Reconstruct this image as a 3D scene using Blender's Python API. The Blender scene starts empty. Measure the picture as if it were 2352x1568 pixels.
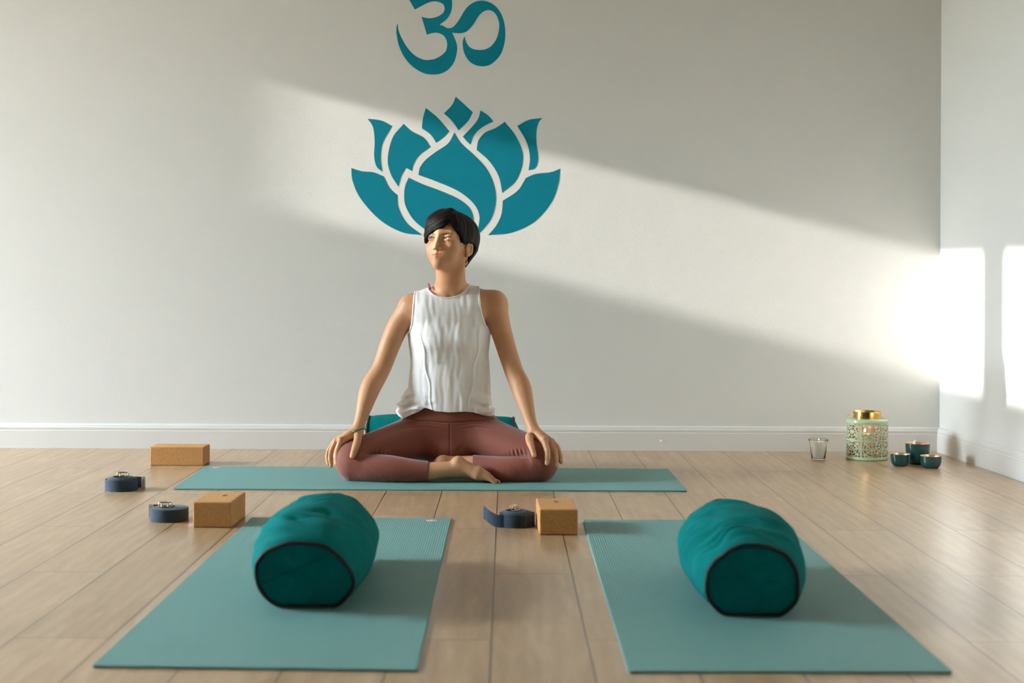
import bpy, bmesh, math, random
import numpy as np
from mathutils import Vector, Matrix, noise

random.seed(7)
# ---------------------------------------------------------------- survey of the photograph
# focal length in pixels of the 2352 px wide frame, horizon/vanishing point, camera height (m), camera roll
FPX, U0, V0, HC, RHO = 3400.0, 1163.0, 655.0, 0.711, 0.0045


def W(u, v, Y):
    """the world point at distance Y that is seen at pixel (u, v)"""
    du, dv = u - U0, v - V0
    return np.array(((du + RHO * dv) * Y / FPX, Y, HC - (dv - RHO * du) * Y / FPX))


def FL(u, v, z=0.0):
    """the world point at height z that is seen at pixel (u, v)"""
    du, dv = u - U0, v - V0
    Y = FPX * (HC - z) / (dv - RHO * du)
    return np.array(((du + RHO * dv) * Y / FPX, Y, z))


def lin(r, g, b):
    def f(c):
        c /= 255.0
        return c / 12.92 if c <= 0.04045 else ((c + 0.055) / 1.055) ** 2.4
    return (f(r), f(g), f(b), 1.0)


SC = bpy.context.scene
COL = SC.collection


def link(o, parent=None):
    COL.objects.link(o)
    if parent is not None:
        o.parent = parent
    return o


def thing(name, label, cat, loc=(0, 0, 0), rz=0.0, group=None):
    o = bpy.data.objects.new(name, None)
    o.empty_display_size = 0.05
    o.location = loc
    o.rotation_euler = (0, 0, rz)
    tag(o, label, cat, group)
    return link(o)


def tag(o, label, cat, group=None):
    o["label"] = label
    o["category"] = cat
    if group:
        o["group"] = group
    return o


def mesh_obj(name, verts, faces, mat, parent=None, smooth=True, loc=None, mats=None, fmat=None):
    me = bpy.data.meshes.new(name)
    me.from_pydata([tuple(map(float, v)) for v in verts], [], [tuple(map(int, f)) for f in faces])
    for m in (mats or [mat]):
        me.materials.append(m)
    if fmat is not None:
        me.polygons.foreach_set("material_index", fmat)
    if smooth:
        me.polygons.foreach_set("use_smooth", [True] * len(me.polygons))
    me.update()
    o = bpy.data.objects.new(name, me)
    if loc is not None:
        o.location = loc
    return link(o, parent)


def bm_obj(name, bm, mat, parent=None, smooth=False, loc=None):
    me = bpy.data.meshes.new(name)
    bm.normal_update()
    bm.to_mesh(me)
    bm.free()
    me.materials.append(mat)
    if smooth:
        me.polygons.foreach_set("use_smooth", [True] * len(me.polygons))
    o = bpy.data.objects.new(name, me)
    if loc is not None:
        o.location = loc
    return link(o, parent)


def box_bm(lo, hi, bevel=0.0, seg=2):
    bm = bmesh.new()
    bmesh.ops.create_cube(bm, size=1.0)
    lo, hi = Vector(lo), Vector(hi)
    for v in bm.verts:
        v.co = Vector([lo[i] + (v.co[i] + 0.5) * (hi[i] - lo[i]) for i in range(3)])
    if bevel > 0:
        bmesh.ops.bevel(bm, geom=list(bm.edges), offset=bevel, segments=seg, profile=0.5, affect='EDGES')
    return bm


def tube(points, rad, n=10, closed=False, caps=True):
    """verts, faces of a tube through points; rad a number or one per point"""
    P = [np.array(p, float) for p in points]
    m = len(P)
    R = [rad] * m if np.isscalar(rad) else list(rad)
    V, Fc = [], []
    prev = None
    for i in range(m):
        if closed:
            t = P[(i + 1) % m] - P[i - 1]
        else:
            t = P[min(i + 1, m - 1)] - P[max(i - 1, 0)]
        t = t / (np.linalg.norm(t) + 1e-12)
        if prev is None:
            a = np.array((0, 0, 1.0)) if abs(t[2]) < 0.9 else np.array((1.0, 0, 0))
        else:
            a = prev
        a = a - t * a.dot(t)
        a /= np.linalg.norm(a) + 1e-12
        prev = a
        b = np.cross(t, a)
        for k in range(n):
            th = 2 * math.pi * k / n
            V.append(P[i] + R[i] * (math.cos(th) * a + math.sin(th) * b))
    for i in range(m if closed else m - 1):
        j = (i + 1) % m
        for k in range(n):
            l = (k + 1) % n
            Fc.append((i * n + k, i * n + l, j * n + l, j * n + k))
    if caps and not closed:
        Fc.append(tuple(range(n))[::-1])
        Fc.append(tuple((m - 1) * n + k for k in range(n)))
    return V, Fc


def lathe(profile, n=48, close_bottom=True, close_top=False):
    V, Fc = [], []
    for r, z in profile:
        for k in range(n):
            a = 2 * math.pi * k / n
            V.append((r * math.cos(a), r * math.sin(a), z))
    for i in range(len(profile) - 1):
        for k in range(n):
            l = (k + 1) % n
            Fc.append((i * n + k, i * n + l, (i + 1) * n + l, (i + 1) * n + k))
    if close_bottom:
        Fc.append(tuple(range(n))[::-1])
    if close_top:
        m = len(profile) - 1
        Fc.append(tuple(m * n + k for k in range(n)))
    return V, Fc


def catmull(pts, corners, step=8, closed=True):
    """smooth outline through pts; indices in corners stay sharp"""
    n = len(pts)
    P = [np.array(p, float) for p in pts]
    out = []
    for i in range(n if closed else n - 1):
        p1, p2 = P[i], P[(i + 1) % n]
        p0 = P[i - 1] if (closed or i > 0) else p1
        p3 = P[(i + 2) % n] if (closed or i + 2 < n) else p2
        if i in corners:
            p0 = 2 * p1 - p2
        if (i + 1) % n in corners:
            p3 = 2 * p2 - p1
        for s in range(step):
            t = s / step
            out.append(0.5 * (2 * p1 + (p2 - p0) * t + (2 * p0 - 5 * p1 + 4 * p2 - p3) * t * t
                              + (3 * p1 - p0 - 3 * p2 + p3) * t ** 3))
    if not closed:
        out.append(P[-1])
    return out


# ---------------------------------------------------------------- materials
class M:
    """small node-tree helper"""

    def __init__(self, name, color=(0.8, 0.8, 0.8, 1), rough=0.5, metal=0.0, **kw):
        self.m = bpy.data.materials.new(name)
        self.m.use_nodes = True
        self.nt = self.m.node_tree
        self.b = self.nt.nodes["Principled BSDF"]
        self.b.inputs["Base Color"].default_value = color
        self.b.inputs["Roughness"].default_value = rough
        self.b.inputs["Metallic"].default_value = metal
        for k, v in kw.items():
            self.b.inputs[k.replace("_", " ")].default_value = v

    def n(self, t, **kw):
        nd = self.nt.nodes.new(t)
        for k, v in kw.items():
            if hasattr(nd, k):
                setattr(nd, k, v)
            else:
                nd.inputs[k.replace("_", " ")].default_value = v
        return nd

    def l(self, a, b):
        self.nt.links.new(a, b)

    def coords(self, kind="Object", scale=(1, 1, 1), loc=(0, 0, 0), rot=(0, 0, 0)):
        tc = self.n("ShaderNodeTexCoord")
        mp = self.n("ShaderNodeMapping")
        mp.inputs["Scale"].default_value = scale
        mp.inputs["Location"].default_value = loc
        mp.inputs["Rotation"].default_value = rot
        self.l(tc.outputs[kind], mp.inputs["Vector"])
        return mp.outputs["Vector"]

    def noise(self, vec, scale, detail=3.0, rough=0.5, dist=0.0):
        t = self.n("ShaderNodeTexNoise")
        t.inputs["Scale"].default_value = scale
        t.inputs["Detail"].default_value = detail
        t.inputs["Roughness"].default_value = rough
        t.inputs["Distortion"].default_value = dist
        self.l(vec, t.inputs["Vector"])
        return t.outputs["Fac"]

    def ramp(self, fac, stops):
        r = self.n("ShaderNodeValToRGB")
        e = r.color_ramp.elements
        e[0].position, e[0].color = stops[0]
        e[1].position, e[1].color = stops[-1]
        for p, c in stops[1:-1]:
            x = e.new(p)
            x.color = c
        self.l(fac, r.inputs["Fac"])
        return r.outputs["Color"]

    def mix(self, fac, a, b, blend="MIX"):
        x = self.n("ShaderNodeMix", data_type="RGBA", blend_type=blend)
        for sock, val in ((0, fac), (6, a), (7, b)):
            if isinstance(val, (int, float, tuple)):
                x.inputs[sock].default_value = val
            else:
                self.l(val, x.inputs[sock])
        return x.outputs[2]

    def bump(self, height, strength=0.3, dist=0.001, prev=None):
        b = self.n("ShaderNodeBump")
        b.inputs["Strength"].default_value = strength
        b.inputs["Distance"].default_value = dist
        self.l(height, b.inputs["Height"])
        if prev is not None:
            self.l(prev, b.inputs["Normal"])
        return b.outputs["Normal"]

    def color(self, s):
        self.l(s, self.b.inputs["Base Color"])

    def normal(self, s):
        self.l(s, self.b.inputs["Normal"])


def plain(name, color, rough=0.5, metal=0.0, **kw):
    return M(name, color, rough, metal, **kw).m


def wall_material(name, color, bump=0.25):
    k = M(name, color, 0.85)
    v = k.coords()
    a = k.noise(v, 170.0, 3.0, 0.55)
    b = k.noise(v, 2.0, 2.0)
    k.color(k.mix(k.ramp(b, [(0.3, (0, 0, 0, 1)), (0.7, (1, 1, 1, 1))]), tuple(c * 0.985 for c in color[:3]) + (1,), color))
    k.normal(k.bump(a, bump, 0.0018))
    return k.m


def floor_material():
    k = M("oak laminate", rough=0.29)
    k.b.inputs["Specular IOR Level"].default_value = 0.7
    tc = k.n("ShaderNodeTexCoord")
    sp = k.n("ShaderNodeSeparateXYZ")
    k.l(tc.outputs["Object"], sp.inputs[0])
    cb = k.n("ShaderNodeCombineXYZ")
    ay = k.n("ShaderNodeMath", operation="ADD")
    ax = k.n("ShaderNodeMath", operation="ADD")
    k.l(sp.outputs["Y"], ay.inputs[0])
    k.l(sp.outputs["X"], ax.inputs[0])
    ay.inputs[1].default_value = -1.61
    ax.inputs[1].default_value = 0.0265
    k.l(ay.outputs[0], cb.inputs[0])
    k.l(ax.outputs[0], cb.inputs[1])
    br = k.n("ShaderNodeTexBrick", offset=0.5, offset_frequency=2, squash=1.0, squash_frequency=2)
    for s, val in (("Scale", 1.0), ("Mortar Size", 0.0017), ("Mortar Smooth", 0.15), ("Bias", 0.0), ("Brick Width", 1.36), ("Row Height", 0.1915)):
        br.inputs[s].default_value = val
    br.inputs["Color1"].default_value = (0, 0, 0, 1)
    br.inputs["Color2"].default_value = (1, 1, 1, 1)
    br.inputs["Mortar"].default_value = (0.5, 0.5, 0.5, 1)
    k.l(cb.outputs[0], br.inputs["Vector"])
    # grain, stretched along each plank and shifted from plank to plank
    sc = k.n("ShaderNodeVectorMath", operation="SCALE")
    k.l(br.outputs["Color"], sc.inputs[0])
    sc.inputs["Scale"].default_value = 13.7
    ad = k.n("ShaderNodeVectorMath", operation="ADD")
    k.l(cb.outputs[0], ad.inputs[0])
    k.l(sc.outputs[0], ad.inputs[1])
    mp = k.n("ShaderNodeMapping")
    mp.inputs["Scale"].default_value = (1.6, 11.0, 1.0)
    k.l(ad.outputs[0], mp.inputs["Vector"])
    g1 = k.noise(mp.outputs[0], 1.6, 4.0, 0.6, 1.2)
    mp2 = k.n("ShaderNodeMapping")
    mp2.inputs["Scale"].default_value = (5.0, 130.0, 1.0)
    k.l(ad.outputs[0], mp2.inputs["Vector"])
    g2 = k.noise(mp2.outputs[0], 2.0, 3.0, 0.6)
    wv = k.n("ShaderNodeTexWave", wave_type="BANDS", bands_direction="Y")
    for s, val in (("Scale", 1.4), ("Distortion", 9.0), ("Detail", 3.0), ("Detail Scale", 0.8)):
        wv.inputs[s].default_value = val
    mp3 = k.n("ShaderNodeMapping")
    mp3.inputs["Scale"].default_value = (0.8, 6.0, 1.0)
    k.l(ad.outputs[0], mp3.inputs["Vector"])
    k.l(mp3.outputs[0], wv.inputs["Vector"])
    base = k.ramp(g1, [(0.25, FLOOR_D), (0.55, FLOOR_M), (0.8, FLOOR_L)])
    c = k.mix(0.17, base, k.ramp(wv.outputs["Fac"], [(0.0, FLOOR_D), (1.0, FLOOR_L)]))
    c = k.mix(0.22, c, k.ramp(g2, [(0.3, FLOOR_D), (0.7, FLOOR_L)]))
    tint = k.ramp(br.outputs["Color"], [(0.0, (0.93, 0.92, 0.91, 1)), (1.0, (1.05, 1.05, 1.05, 1))])
    c = k.mix(1.0, c, tint, "MULTIPLY")
    c = k.mix(br.outputs["Fac"], c, lin(46, 29, 19))
    k.color(c)
    inv = k.n("ShaderNodeMath", operation="SUBTRACT")
    inv.inputs[0].default_value = 1.0
    k.l(br.outputs["Fac"], inv.inputs[1])
    nb = k.bump(inv.outputs[0], 0.6, 0.0008)
    k.normal(k.bump(g2, 0.06, 0.0006, nb))
    return k.m


FLOOR_D, FLOOR_M, FLOOR_L = lin(143, 112, 80), lin(173, 143, 108), lin(200, 172, 138)


def mat_material(name, axis):
    """ribbed yoga mat: fine ribs across the given local axis"""
    k = M(name, lin(112, 168, 163), 0.62)
    v = k.coords()
    wv = k.n("ShaderNodeTexWave", wave_type="BANDS", bands_direction=axis, wave_profile="SIN")
    wv.inputs["Scale"].default_value = 2 * math.pi / (0.0064 * 20.0)
    wv.inputs["Distortion"].default_value = 0.0
    k.l(v, wv.inputs["Vector"])
    n = k.noise(v, 700.0, 2.0)
    big = k.noise(v, 6.0, 2.0)
    c = k.mix(k.ramp(wv.outputs["Fac"], [(0.15, (0, 0, 0, 1)), (0.85, (1, 1, 1, 1))]), lin(86, 130, 126), lin(107, 153, 148))
    c = k.mix(0.06, c, k.ramp(big, [(0.3, lin(85, 140, 140)), (0.7, lin(130, 180, 172))]))
    k.color(c)
    nb = k.bump(wv.outputs["Fac"], 0.5, 0.0009)
    k.normal(k.bump(n, 0.2, 0.0005, nb))
    return k.m


def fabric_material(name, color, scale=900.0, rough=0.9, sheen=0.3, bump=0.25, tintamt=0.12):
    k = M(name, color, rough)
    k.b.inputs["Sheen Weight"].default_value = sheen
    k.b.inputs["Sheen Roughness"].default_value = 0.5
    k.b.inputs["Specular IOR Level"].default_value = 0.08
    v = k.coords()
    n = k.noise(v, scale, 3.0)
    n2 = k.noise(v, 25.0, 4.0, 0.6)
    dark = tuple(c * (1 - tintamt) for c in color[:3]) + (1,)
    lite = tuple(min(1, c * (1 + tintamt)) for c in color[:3]) + (1,)
    k.color(k.mix(k.ramp(n2, [(0.3, (0, 0, 0, 1)), (0.7, (1, 1, 1, 1))]), dark, lite))
    k.normal(k.bump(n, bump, 0.0008))
    return k.m


def cork_material():
    k = M("cork", lin(190, 140, 85), 0.85)
    v = k.coords()
    vo = k.n("ShaderNodeTexVoronoi")
    vo.inputs["Scale"].default_value = 620.0
    k.l(v, vo.inputs["Vector"])
    n = k.noise(v, 620.0, 3.0, 0.7)
    n2 = k.noise(v, 110.0, 3.0)
    c = k.ramp(n, [(0.30, lin(126, 76, 30)), (0.5, lin(186, 130, 66)), (0.72, lin(222, 174, 108))])
    sp = k.n("ShaderNodeSeparateColor")
    k.l(vo.outputs["Color"], sp.inputs[0])
    c = k.mix(0.35, c, k.ramp(sp.outputs[0], [(0.0, lin(140, 90, 46)), (1.0, lin(214, 168, 112))]))
    c = k.mix(0.15, c, k.ramp(n2, [(0.3, lin(160, 108, 60)), (0.7, lin(205, 160, 105))]))
    k.color(c)
    k.normal(k.bump(n, 0.5, 0.0012))
    return k.m


def webbing_material():
    k = M("navy cotton webbing", lin(50, 82, 112), 0.85)
    k.b.inputs["Sheen Weight"].default_value = 0.15
    v = k.coords()
    n = k.noise(v, 1100.0, 2.0)
    k.color(k.ramp(n, [(0.3, lin(16, 36, 54)), (0.7, lin(32, 58, 80))]))
    k.normal(k.bump(n, 0.6, 0.0008))
    return k.m


def leggings_material():
    k = M("terracotta leggings", lin(140, 84, 68), 0.72)
    k.b.inputs["Sheen Weight"].default_value = 0.25
    k.b.inputs["Specular IOR Level"].default_value = 0.3
    v = k.coords()
    at = k.n("ShaderNodeAttribute", attribute_name="Tint")
    n = k.noise(v, 1300.0, 2.0)
    wv = k.n("ShaderNodeTexWave", wave_type="BANDS", bands_direction="DIAGONAL")
    wv.inputs["Scale"].default_value = 2 * math.pi / (0.0034 * 20.0)
    k.l(v, wv.inputs["Vector"])
    rib = k.n("ShaderNodeMath", operation="MULTIPLY")
    k.l(wv.outputs["Fac"], rib.inputs[0])
    k.l(at.outputs["Fac"], rib.inputs[1])
    c = k.mix(rib.outputs[0], LEG_COL, tuple(min(1, x * 1.16) for x in LEG_COL[:3]) + (1,))
    k.color(c)
    nb = k.bump(rib.outputs[0], 0.4, 0.0009)
    k.normal(k.bump(n, 0.15, 0.0005, nb))
    return k.m


LEG_COL = lin(116, 59, 42)


def skin_material():
    k = M("skin", SKIN, 0.48)
    k.b.inputs["Subsurface Weight"].default_value = 0.12
    k.b.inputs["Subsurface Radius"].default_value = (0.012, 0.005, 0.003)
    k.b.inputs["Subsurface Scale"].default_value = 0.6
    k.b.inputs["Specular IOR Level"].default_value = 0.35
    v = k.coords()
    at = k.n("ShaderNodeAttribute", attribute_name="Tint")
    n = k.noise(v, 30.0, 4.0, 0.6)
    n2 = k.noise(v, 600.0, 2.0)
    c = k.mix(k.ramp(n, [(0.35, (0, 0, 0, 1)), (0.7, (1, 1, 1, 1))]), tuple(x * 0.94 for x in SKIN[:3]) + (1,), tuple(x * 1.05 for x in SKIN[:3]) + (1,))
    k.color(k.mix(1.0, c, at.outputs["Color"], "MULTIPLY"))
    k.normal(k.bump(n2, 0.08, 0.0004))
    return k.m


SKIN = (0.53, 0.272, 0.138, 1.0)


def hair_material():
    k = M("black brown hair", lin(16, 11, 9), 0.5)
    k.b.inputs["Specular IOR Level"].default_value = 0.13
    v = k.coords("Object", (260, 260, 40), rot=(0.2, 0.9, 0.3))
    n = k.noise(v, 3.0, 3.0)
    k.color(k.ramp(n, [(0.35, lin(9, 6, 5)), (0.75, lin(30, 21, 17))]))
    k.normal(k.bump(n, 0.35, 0.0012))
    return k.m
WALLC = lin(220, 220, 215)
REARC = lin(46, 44, 42)
DECALC = lin(0, 112, 129)
BOLC = lin(0, 99, 98)
SKYC, SKYS, SUNE, EXPO = (0.85, 1.0, 1.13, 1.0), 178.0, 10.0, 0.13
# ---------------------------------------------------------------- implicit surfaces -> one continuous mesh
class Field:
    def __init__(self, xs, ys, zs):
        self.ax = [axis(s) for s in (xs, ys, zs)]
        self.F = np.full([len(a) for a in self.ax], 0.12, np.float32)

    def block(self, lo, hi):
        sl, co = [], []
        for i in range(3):
            a = self.ax[i]
            i0 = max(0, int(np.searchsorted(a, lo[i])) - 1)
            i1 = min(len(a), int(np.searchsorted(a, hi[i])) + 1)
            if i1 <= i0:
                return None, None
            sl.append(slice(i0, i1))
            sh = [1, 1, 1]
            sh[i] = i1 - i0
            co.append(a[i0:i1].astype(np.float32).reshape(sh))
        return tuple(sl), co

    def add(self, prim, k=0.01, mg=0.04):
        fn, lo, hi = prim
        sl, co = self.block(lo - mg, hi + mg)
        if sl is None:
            return
        d = fn(*co)
        self.F[sl] = smin(self.F[sl], d, k)

    def sub(self, prim, k=0.004, mg=0.02):
        fn, lo, hi = prim
        sl, co = self.block(lo - mg, hi + mg)
        if sl is None:
            return
        d = fn(*co)
        self.F[sl] = -smin(-self.F[sl], d, k)

    def disp(self, fn, lo, hi):
        sl, co = self.block(np.array(lo), np.array(hi))
        if sl is None:
            return
        self.F[sl] = self.F[sl] + fn(*co)

    def mesh(self, smooth_iter=1):
        F = self.F
        ins = F < 0
        nx, ny, nz = F.shape
        s = np.zeros((nx - 1, ny - 1, nz - 1), np.uint8)
        for dx in (0, 1):
            for dy in (0, 1):
                for dz in (0, 1):
                    s += ins[dx:nx - 1 + dx, dy:ny - 1 + dy, dz:nz - 1 + dz]
        act = np.flatnonzero((s > 0) & (s < 8))
        cs = s.shape
        del s
        I, J, K = np.unravel_index(act, cs)
        acc = np.zeros((len(act), 3), np.float64)
        cnt = np.zeros(len(act), np.int32)
        C = [(0, 0, 0), (1, 0, 0), (0, 1, 0), (1, 1, 0), (0, 0, 1), (1, 0, 1), (0, 1, 1), (1, 1, 1)]
        vals = [F[I + c[0], J + c[1], K + c[2]].astype(np.float64) for c in C]
        for a in range(8):
            for ax in range(3):
                if C[a][ax]:
                    continue
                b = a + (1 << ax)
                va, vb = vals[a], vals[b]
                m = (va < 0) != (vb < 0)
                t = va[m] / (va[m] - vb[m])
                p = np.repeat(np.array(C[a], float)[None], m.sum(), 0)
                p[:, ax] += t
                acc[m] += p
                cnt[m] += 1
        acc /= cnt[:, None]
        P = np.empty_like(acc)
        for ax, idx in enumerate((I, J, K)):
            a = self.ax[ax]
            f = acc[:, ax]
            P[:, ax] = a[idx] * (1 - f) + a[idx + 1] * f
        quads = []
        for ax in range(3):
            u, w = (ax + 1) % 3, (ax + 2) % 3
            A = np.swapaxes(ins, 0, 0)
            sl0 = [slice(None)] * 3
            sl1 = [slice(None)] * 3
            sl0[ax] = slice(0, -1)
            sl1[ax] = slice(1, None)
            for o in (u, w):
                sl0[o] = slice(1, -1)
                sl1[o] = slice(1, -1)
            i0, i1 = A[tuple(sl0)], A[tuple(sl1)]
            for rev in (False, True):
                m = (i0 & ~i1) if not rev else (~i0 & i1)
                idx = np.argwhere(m)
                if len(idx) == 0:
                    continue
                idx[:, u] += 1
                idx[:, w] += 1
                q = []
                for du, dw in ((0, 0), (-1, 0), (-1, -1), (0, -1)):
                    j = idx.copy()
                    j[:, u] += du
                    j[:, w] += dw
                    q.append(np.searchsorted(act, np.ravel_multi_index((j[:, 0], j[:, 1], j[:, 2]), cs)))
                q = np.stack(q, 1)
                if rev:
                    q = q[:, ::-1]
                quads.append(q)
        Q = np.concatenate(quads)
        for _ in range(smooth_iter):
            sm = np.zeros_like(P)
            n = np.zeros(len(P))
            for a in range(4):
                e0, e1 = Q[:, a], Q[:, (a + 1) % 4]
                for c in range(3):
                    sm[:, c] += np.bincount(e0, P[e1, c], len(P)) + np.bincount(e1, P[e0, c], len(P))
                n += np.bincount(e0, minlength=len(P)) + np.bincount(e1, minlength=len(P))
            P = P * 0.5 + 0.5 * sm / np.maximum(n, 1)[:, None]
        return P, Q


def axis(segs):
    out = []
    for lo, hi, st in segs:
        n = max(1, int(round((hi - lo) / st)))
        out.append(np.linspace(lo, hi, n, endpoint=False))
    out.append(np.array([segs[-1][1]]))
    return np.concatenate(out)


def smin(a, b, k):
    h = np.clip(0.5 + 0.5 * (a - b) / k, 0, 1)
    return a * (1 - h) + b * h - k * h * (1 - h)


class Frame:
    """local frame of the head"""

    def __init__(self, C, R):
        self.C, self.R = np.array(C), np.array(R)

    def to_local(self, x, y, z):
        d = (x - np.float32(self.C[0]), y - np.float32(self.C[1]), z - np.float32(self.C[2]))
        return [d[0] * np.float32(self.R[0, i]) + d[1] * np.float32(self.R[1, i]) + d[2] * np.float32(self.R[2, i]) for i in range(3)]

    def w(self, p):
        return self.C + self.R @ np.array(p, float)


def cone(a, b, ra, rb, cut=None):
    a, b = np.array(a, float), np.array(b, float)
    ab = b - a
    L2 = float(ab.dot(ab)) + 1e-12

    def fn(x, y, z):
        t = ((x - a[0]) * ab[0] + (y - a[1]) * ab[1] + (z - a[2]) * ab[2]) / L2
        t = np.clip(t, 0, 1)
        d = np.sqrt((x - a[0] - t * ab[0]) ** 2 + (y - a[1] - t * ab[1]) ** 2 + (z - a[2] - t * ab[2]) ** 2) - (ra + t * (rb - ra))
        if cut is not None:
            d = np.maximum(d, cut(x, y, z))
        return d.astype(np.float32)
    r = max(ra, rb)
    return fn, np.minimum(a, b) - r, np.maximum(a, b) + r


def chain(pts, rads, sub=1):
    """one limb: a smooth polyline of points with a radius at each, no swelling at the joints"""
    P = [np.array(p, float) for p in pts]
    R = [float(r) for r in rads]
    if sub > 1:
        C = catmull([np.append(p, r) for p, r in zip(P, R)], {0, len(P) - 1}, sub, closed=False)
        P, R = [c[:3] for c in C], [float(c[3]) for c in C]
    segs = [cone(P[i], P[i + 1], R[i], R[i + 1]) for i in range(len(P) - 1)]

    def fn(x, y, z):
        d = segs[0][0](x, y, z)
        for s_ in segs[1:]:
            d = np.minimum(d, s_[0](x, y, z))
        return d
    return fn, np.min([s_[1] for s_ in segs], 0), np.max([s_[2] for s_ in segs], 0)


def ell(c, r, fr=None):
    """ellipsoid; with a frame its centre and axes are local"""
    c, r = np.array(c, float), np.array(r, float)

    def fn(x, y, z):
        if fr is not None:
            x, y, z = fr.to_local(x, y, z)
        q = [(v - c[i]) for i, v in enumerate((x, y, z))]
        k0 = np.sqrt((q[0] / r[0]) ** 2 + (q[1] / r[1]) ** 2 + (q[2] / r[2]) ** 2)
        k1 = np.sqrt((q[0] / r[0] ** 2) ** 2 + (q[1] / r[1] ** 2) ** 2 + (q[2] / r[2] ** 2) ** 2)
        return (k0 * (k0 - 1) / np.maximum(k1, 1e-6)).astype(np.float32)
    if fr is None:
        return fn, c - r, c + r
    cw = fr.w(c)
    m = np.abs(fr.R) @ r
    return fn, cw - m, cw + m


def hcone(fr, a, b, ra, rb):
    return cone(fr.w(a), fr.w(b), ra, rb)


def np_mesh(name, P, Q, mats, parent=None, tint=None):
    me = bpy.data.meshes.new(name)
    me.vertices.add(len(P))
    me.vertices.foreach_set("co", P.astype(np.float32).ravel())
    me.loops.add(len(Q) * 4)
    me.loops.foreach_set("vertex_index", Q.astype(np.int32).ravel())
    me.polygons.add(len(Q))
    me.polygons.foreach_set("loop_start", np.arange(0, len(Q) * 4, 4, dtype=np.int32))
    me.polygons.foreach_set("use_smooth", np.ones(len(Q), bool))
    me.update(calc_edges=True)
    me.validate()
    for m in mats:
        me.materials.append(m)
    if tint is not None:
        at = me.color_attributes.new("Tint", "FLOAT_COLOR", "POINT")
        at.data.foreach_set("color", tint.astype(np.float32).ravel())
    return link(bpy.data.objects.new(name, me), parent)


def keep_largest(P, Q):
    """drop stray islands smaller than the main body"""
    lab = np.arange(len(P))
    e0 = np.concatenate([Q[:, i] for i in range(4)])
    e1 = np.concatenate([Q[:, (i + 1) % 4] for i in range(4)])
    while True:
        m = np.minimum(lab[e0], lab[e1])
        new = lab.copy()
        np.minimum.at(new, e0, m)
        np.minimum.at(new, e1, m)
        new = new[new]
        if (new == lab).all():
            break
        lab = new
    ids, n = np.unique(lab, return_counts=True)
    keepv = lab == ids[np.argmax(n)]
    mp = np.cumsum(keepv) - 1
    Qk = Q[keepv[Q[:, 0]]]
    return P[keepv], mp[Qk]
# ---------------------------------------------------------------- the room
YB = 6.405                       # plaster face of the back wall
XL, YR, ZC = -7.6, -0.8, 3.45    # left wall, rear wall, ceiling
RW_A, RW_S = 1.877, 0.034        # right wall: x = RW_A + RW_S*(YB - y)


def xr(y):
    return RW_A + RW_S * (YB - y)


MW = wall_material("white plaster", WALLC)
M_BASE = M("white painted skirting", lin(218, 216, 211), 0.45).m
M_CEIL = wall_material("greige ceiling paint", lin(150, 147, 142))
M_FLOOR = floor_material()


def struct(o):
    o["kind"] = "structure"
    return o


fl = struct(bm_obj("floor", box_bm((XL - 0.1, YR - 0.1, -0.08), (xr(YR) + 0.2, YB + 0.1, 0.0)), M_FLOOR))
struct(bm_obj("ceiling", box_bm((XL - 0.1, YR - 0.1, ZC), (xr(YR) + 0.2, YB + 0.1, ZC + 0.1)), M_CEIL))
struct(bm_obj("wall_back", box_bm((XL - 0.1, YB, 0.0), (xr(YB) + 0.1, YB + 0.1, ZC)), MW))
struct(bm_obj("wall_rear", box_bm((XL - 0.1, YR - 0.1, 0.0), (xr(YR) + 0.2, YR, ZC)), wall_material("darkened rear plaster", REARC)))  # unseen; set close behind the camera and darkened to cut frontal bounce light
v = [(xr(YB), YB, 0), (xr(YR), YR, 0), (xr(YR) + 0.1, YR, 0), (xr(YB) + 0.1, YB, 0)]
v = v + [(a, b, ZC) for a, b, _ in v]
f = [(3, 2, 1, 0), (4, 5, 6, 7), (0, 1, 5, 4), (1, 2, 6, 5), (2, 3, 7, 6), (3, 0, 4, 7)]
struct(mesh_obj("wall_right", v, f, MW, smooth=False))

# left wall with two tall windows; the sun stands low and just clears a blocking wall added outside
SUN_M, SUN_S = 0.12, 0.2535      # sun heading per metre of x: into the room along y, down along z
TW = 0.06
WZ_SUN = 1.064 + SUN_S * (-XL - 1.10)          # the lowest sun ray that clears the added wall, at the window
WZ0, WZ1 = 0.45, 1.582 + SUN_S * (-XL + TW - 1.027)
WINS = [(5.885 - SUN_M * (1.895 - XL), 6.405 - SUN_M * (-XL - 0.96)), (3.60, 5.65 - SUN_M * (1.903 - XL))]


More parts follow.
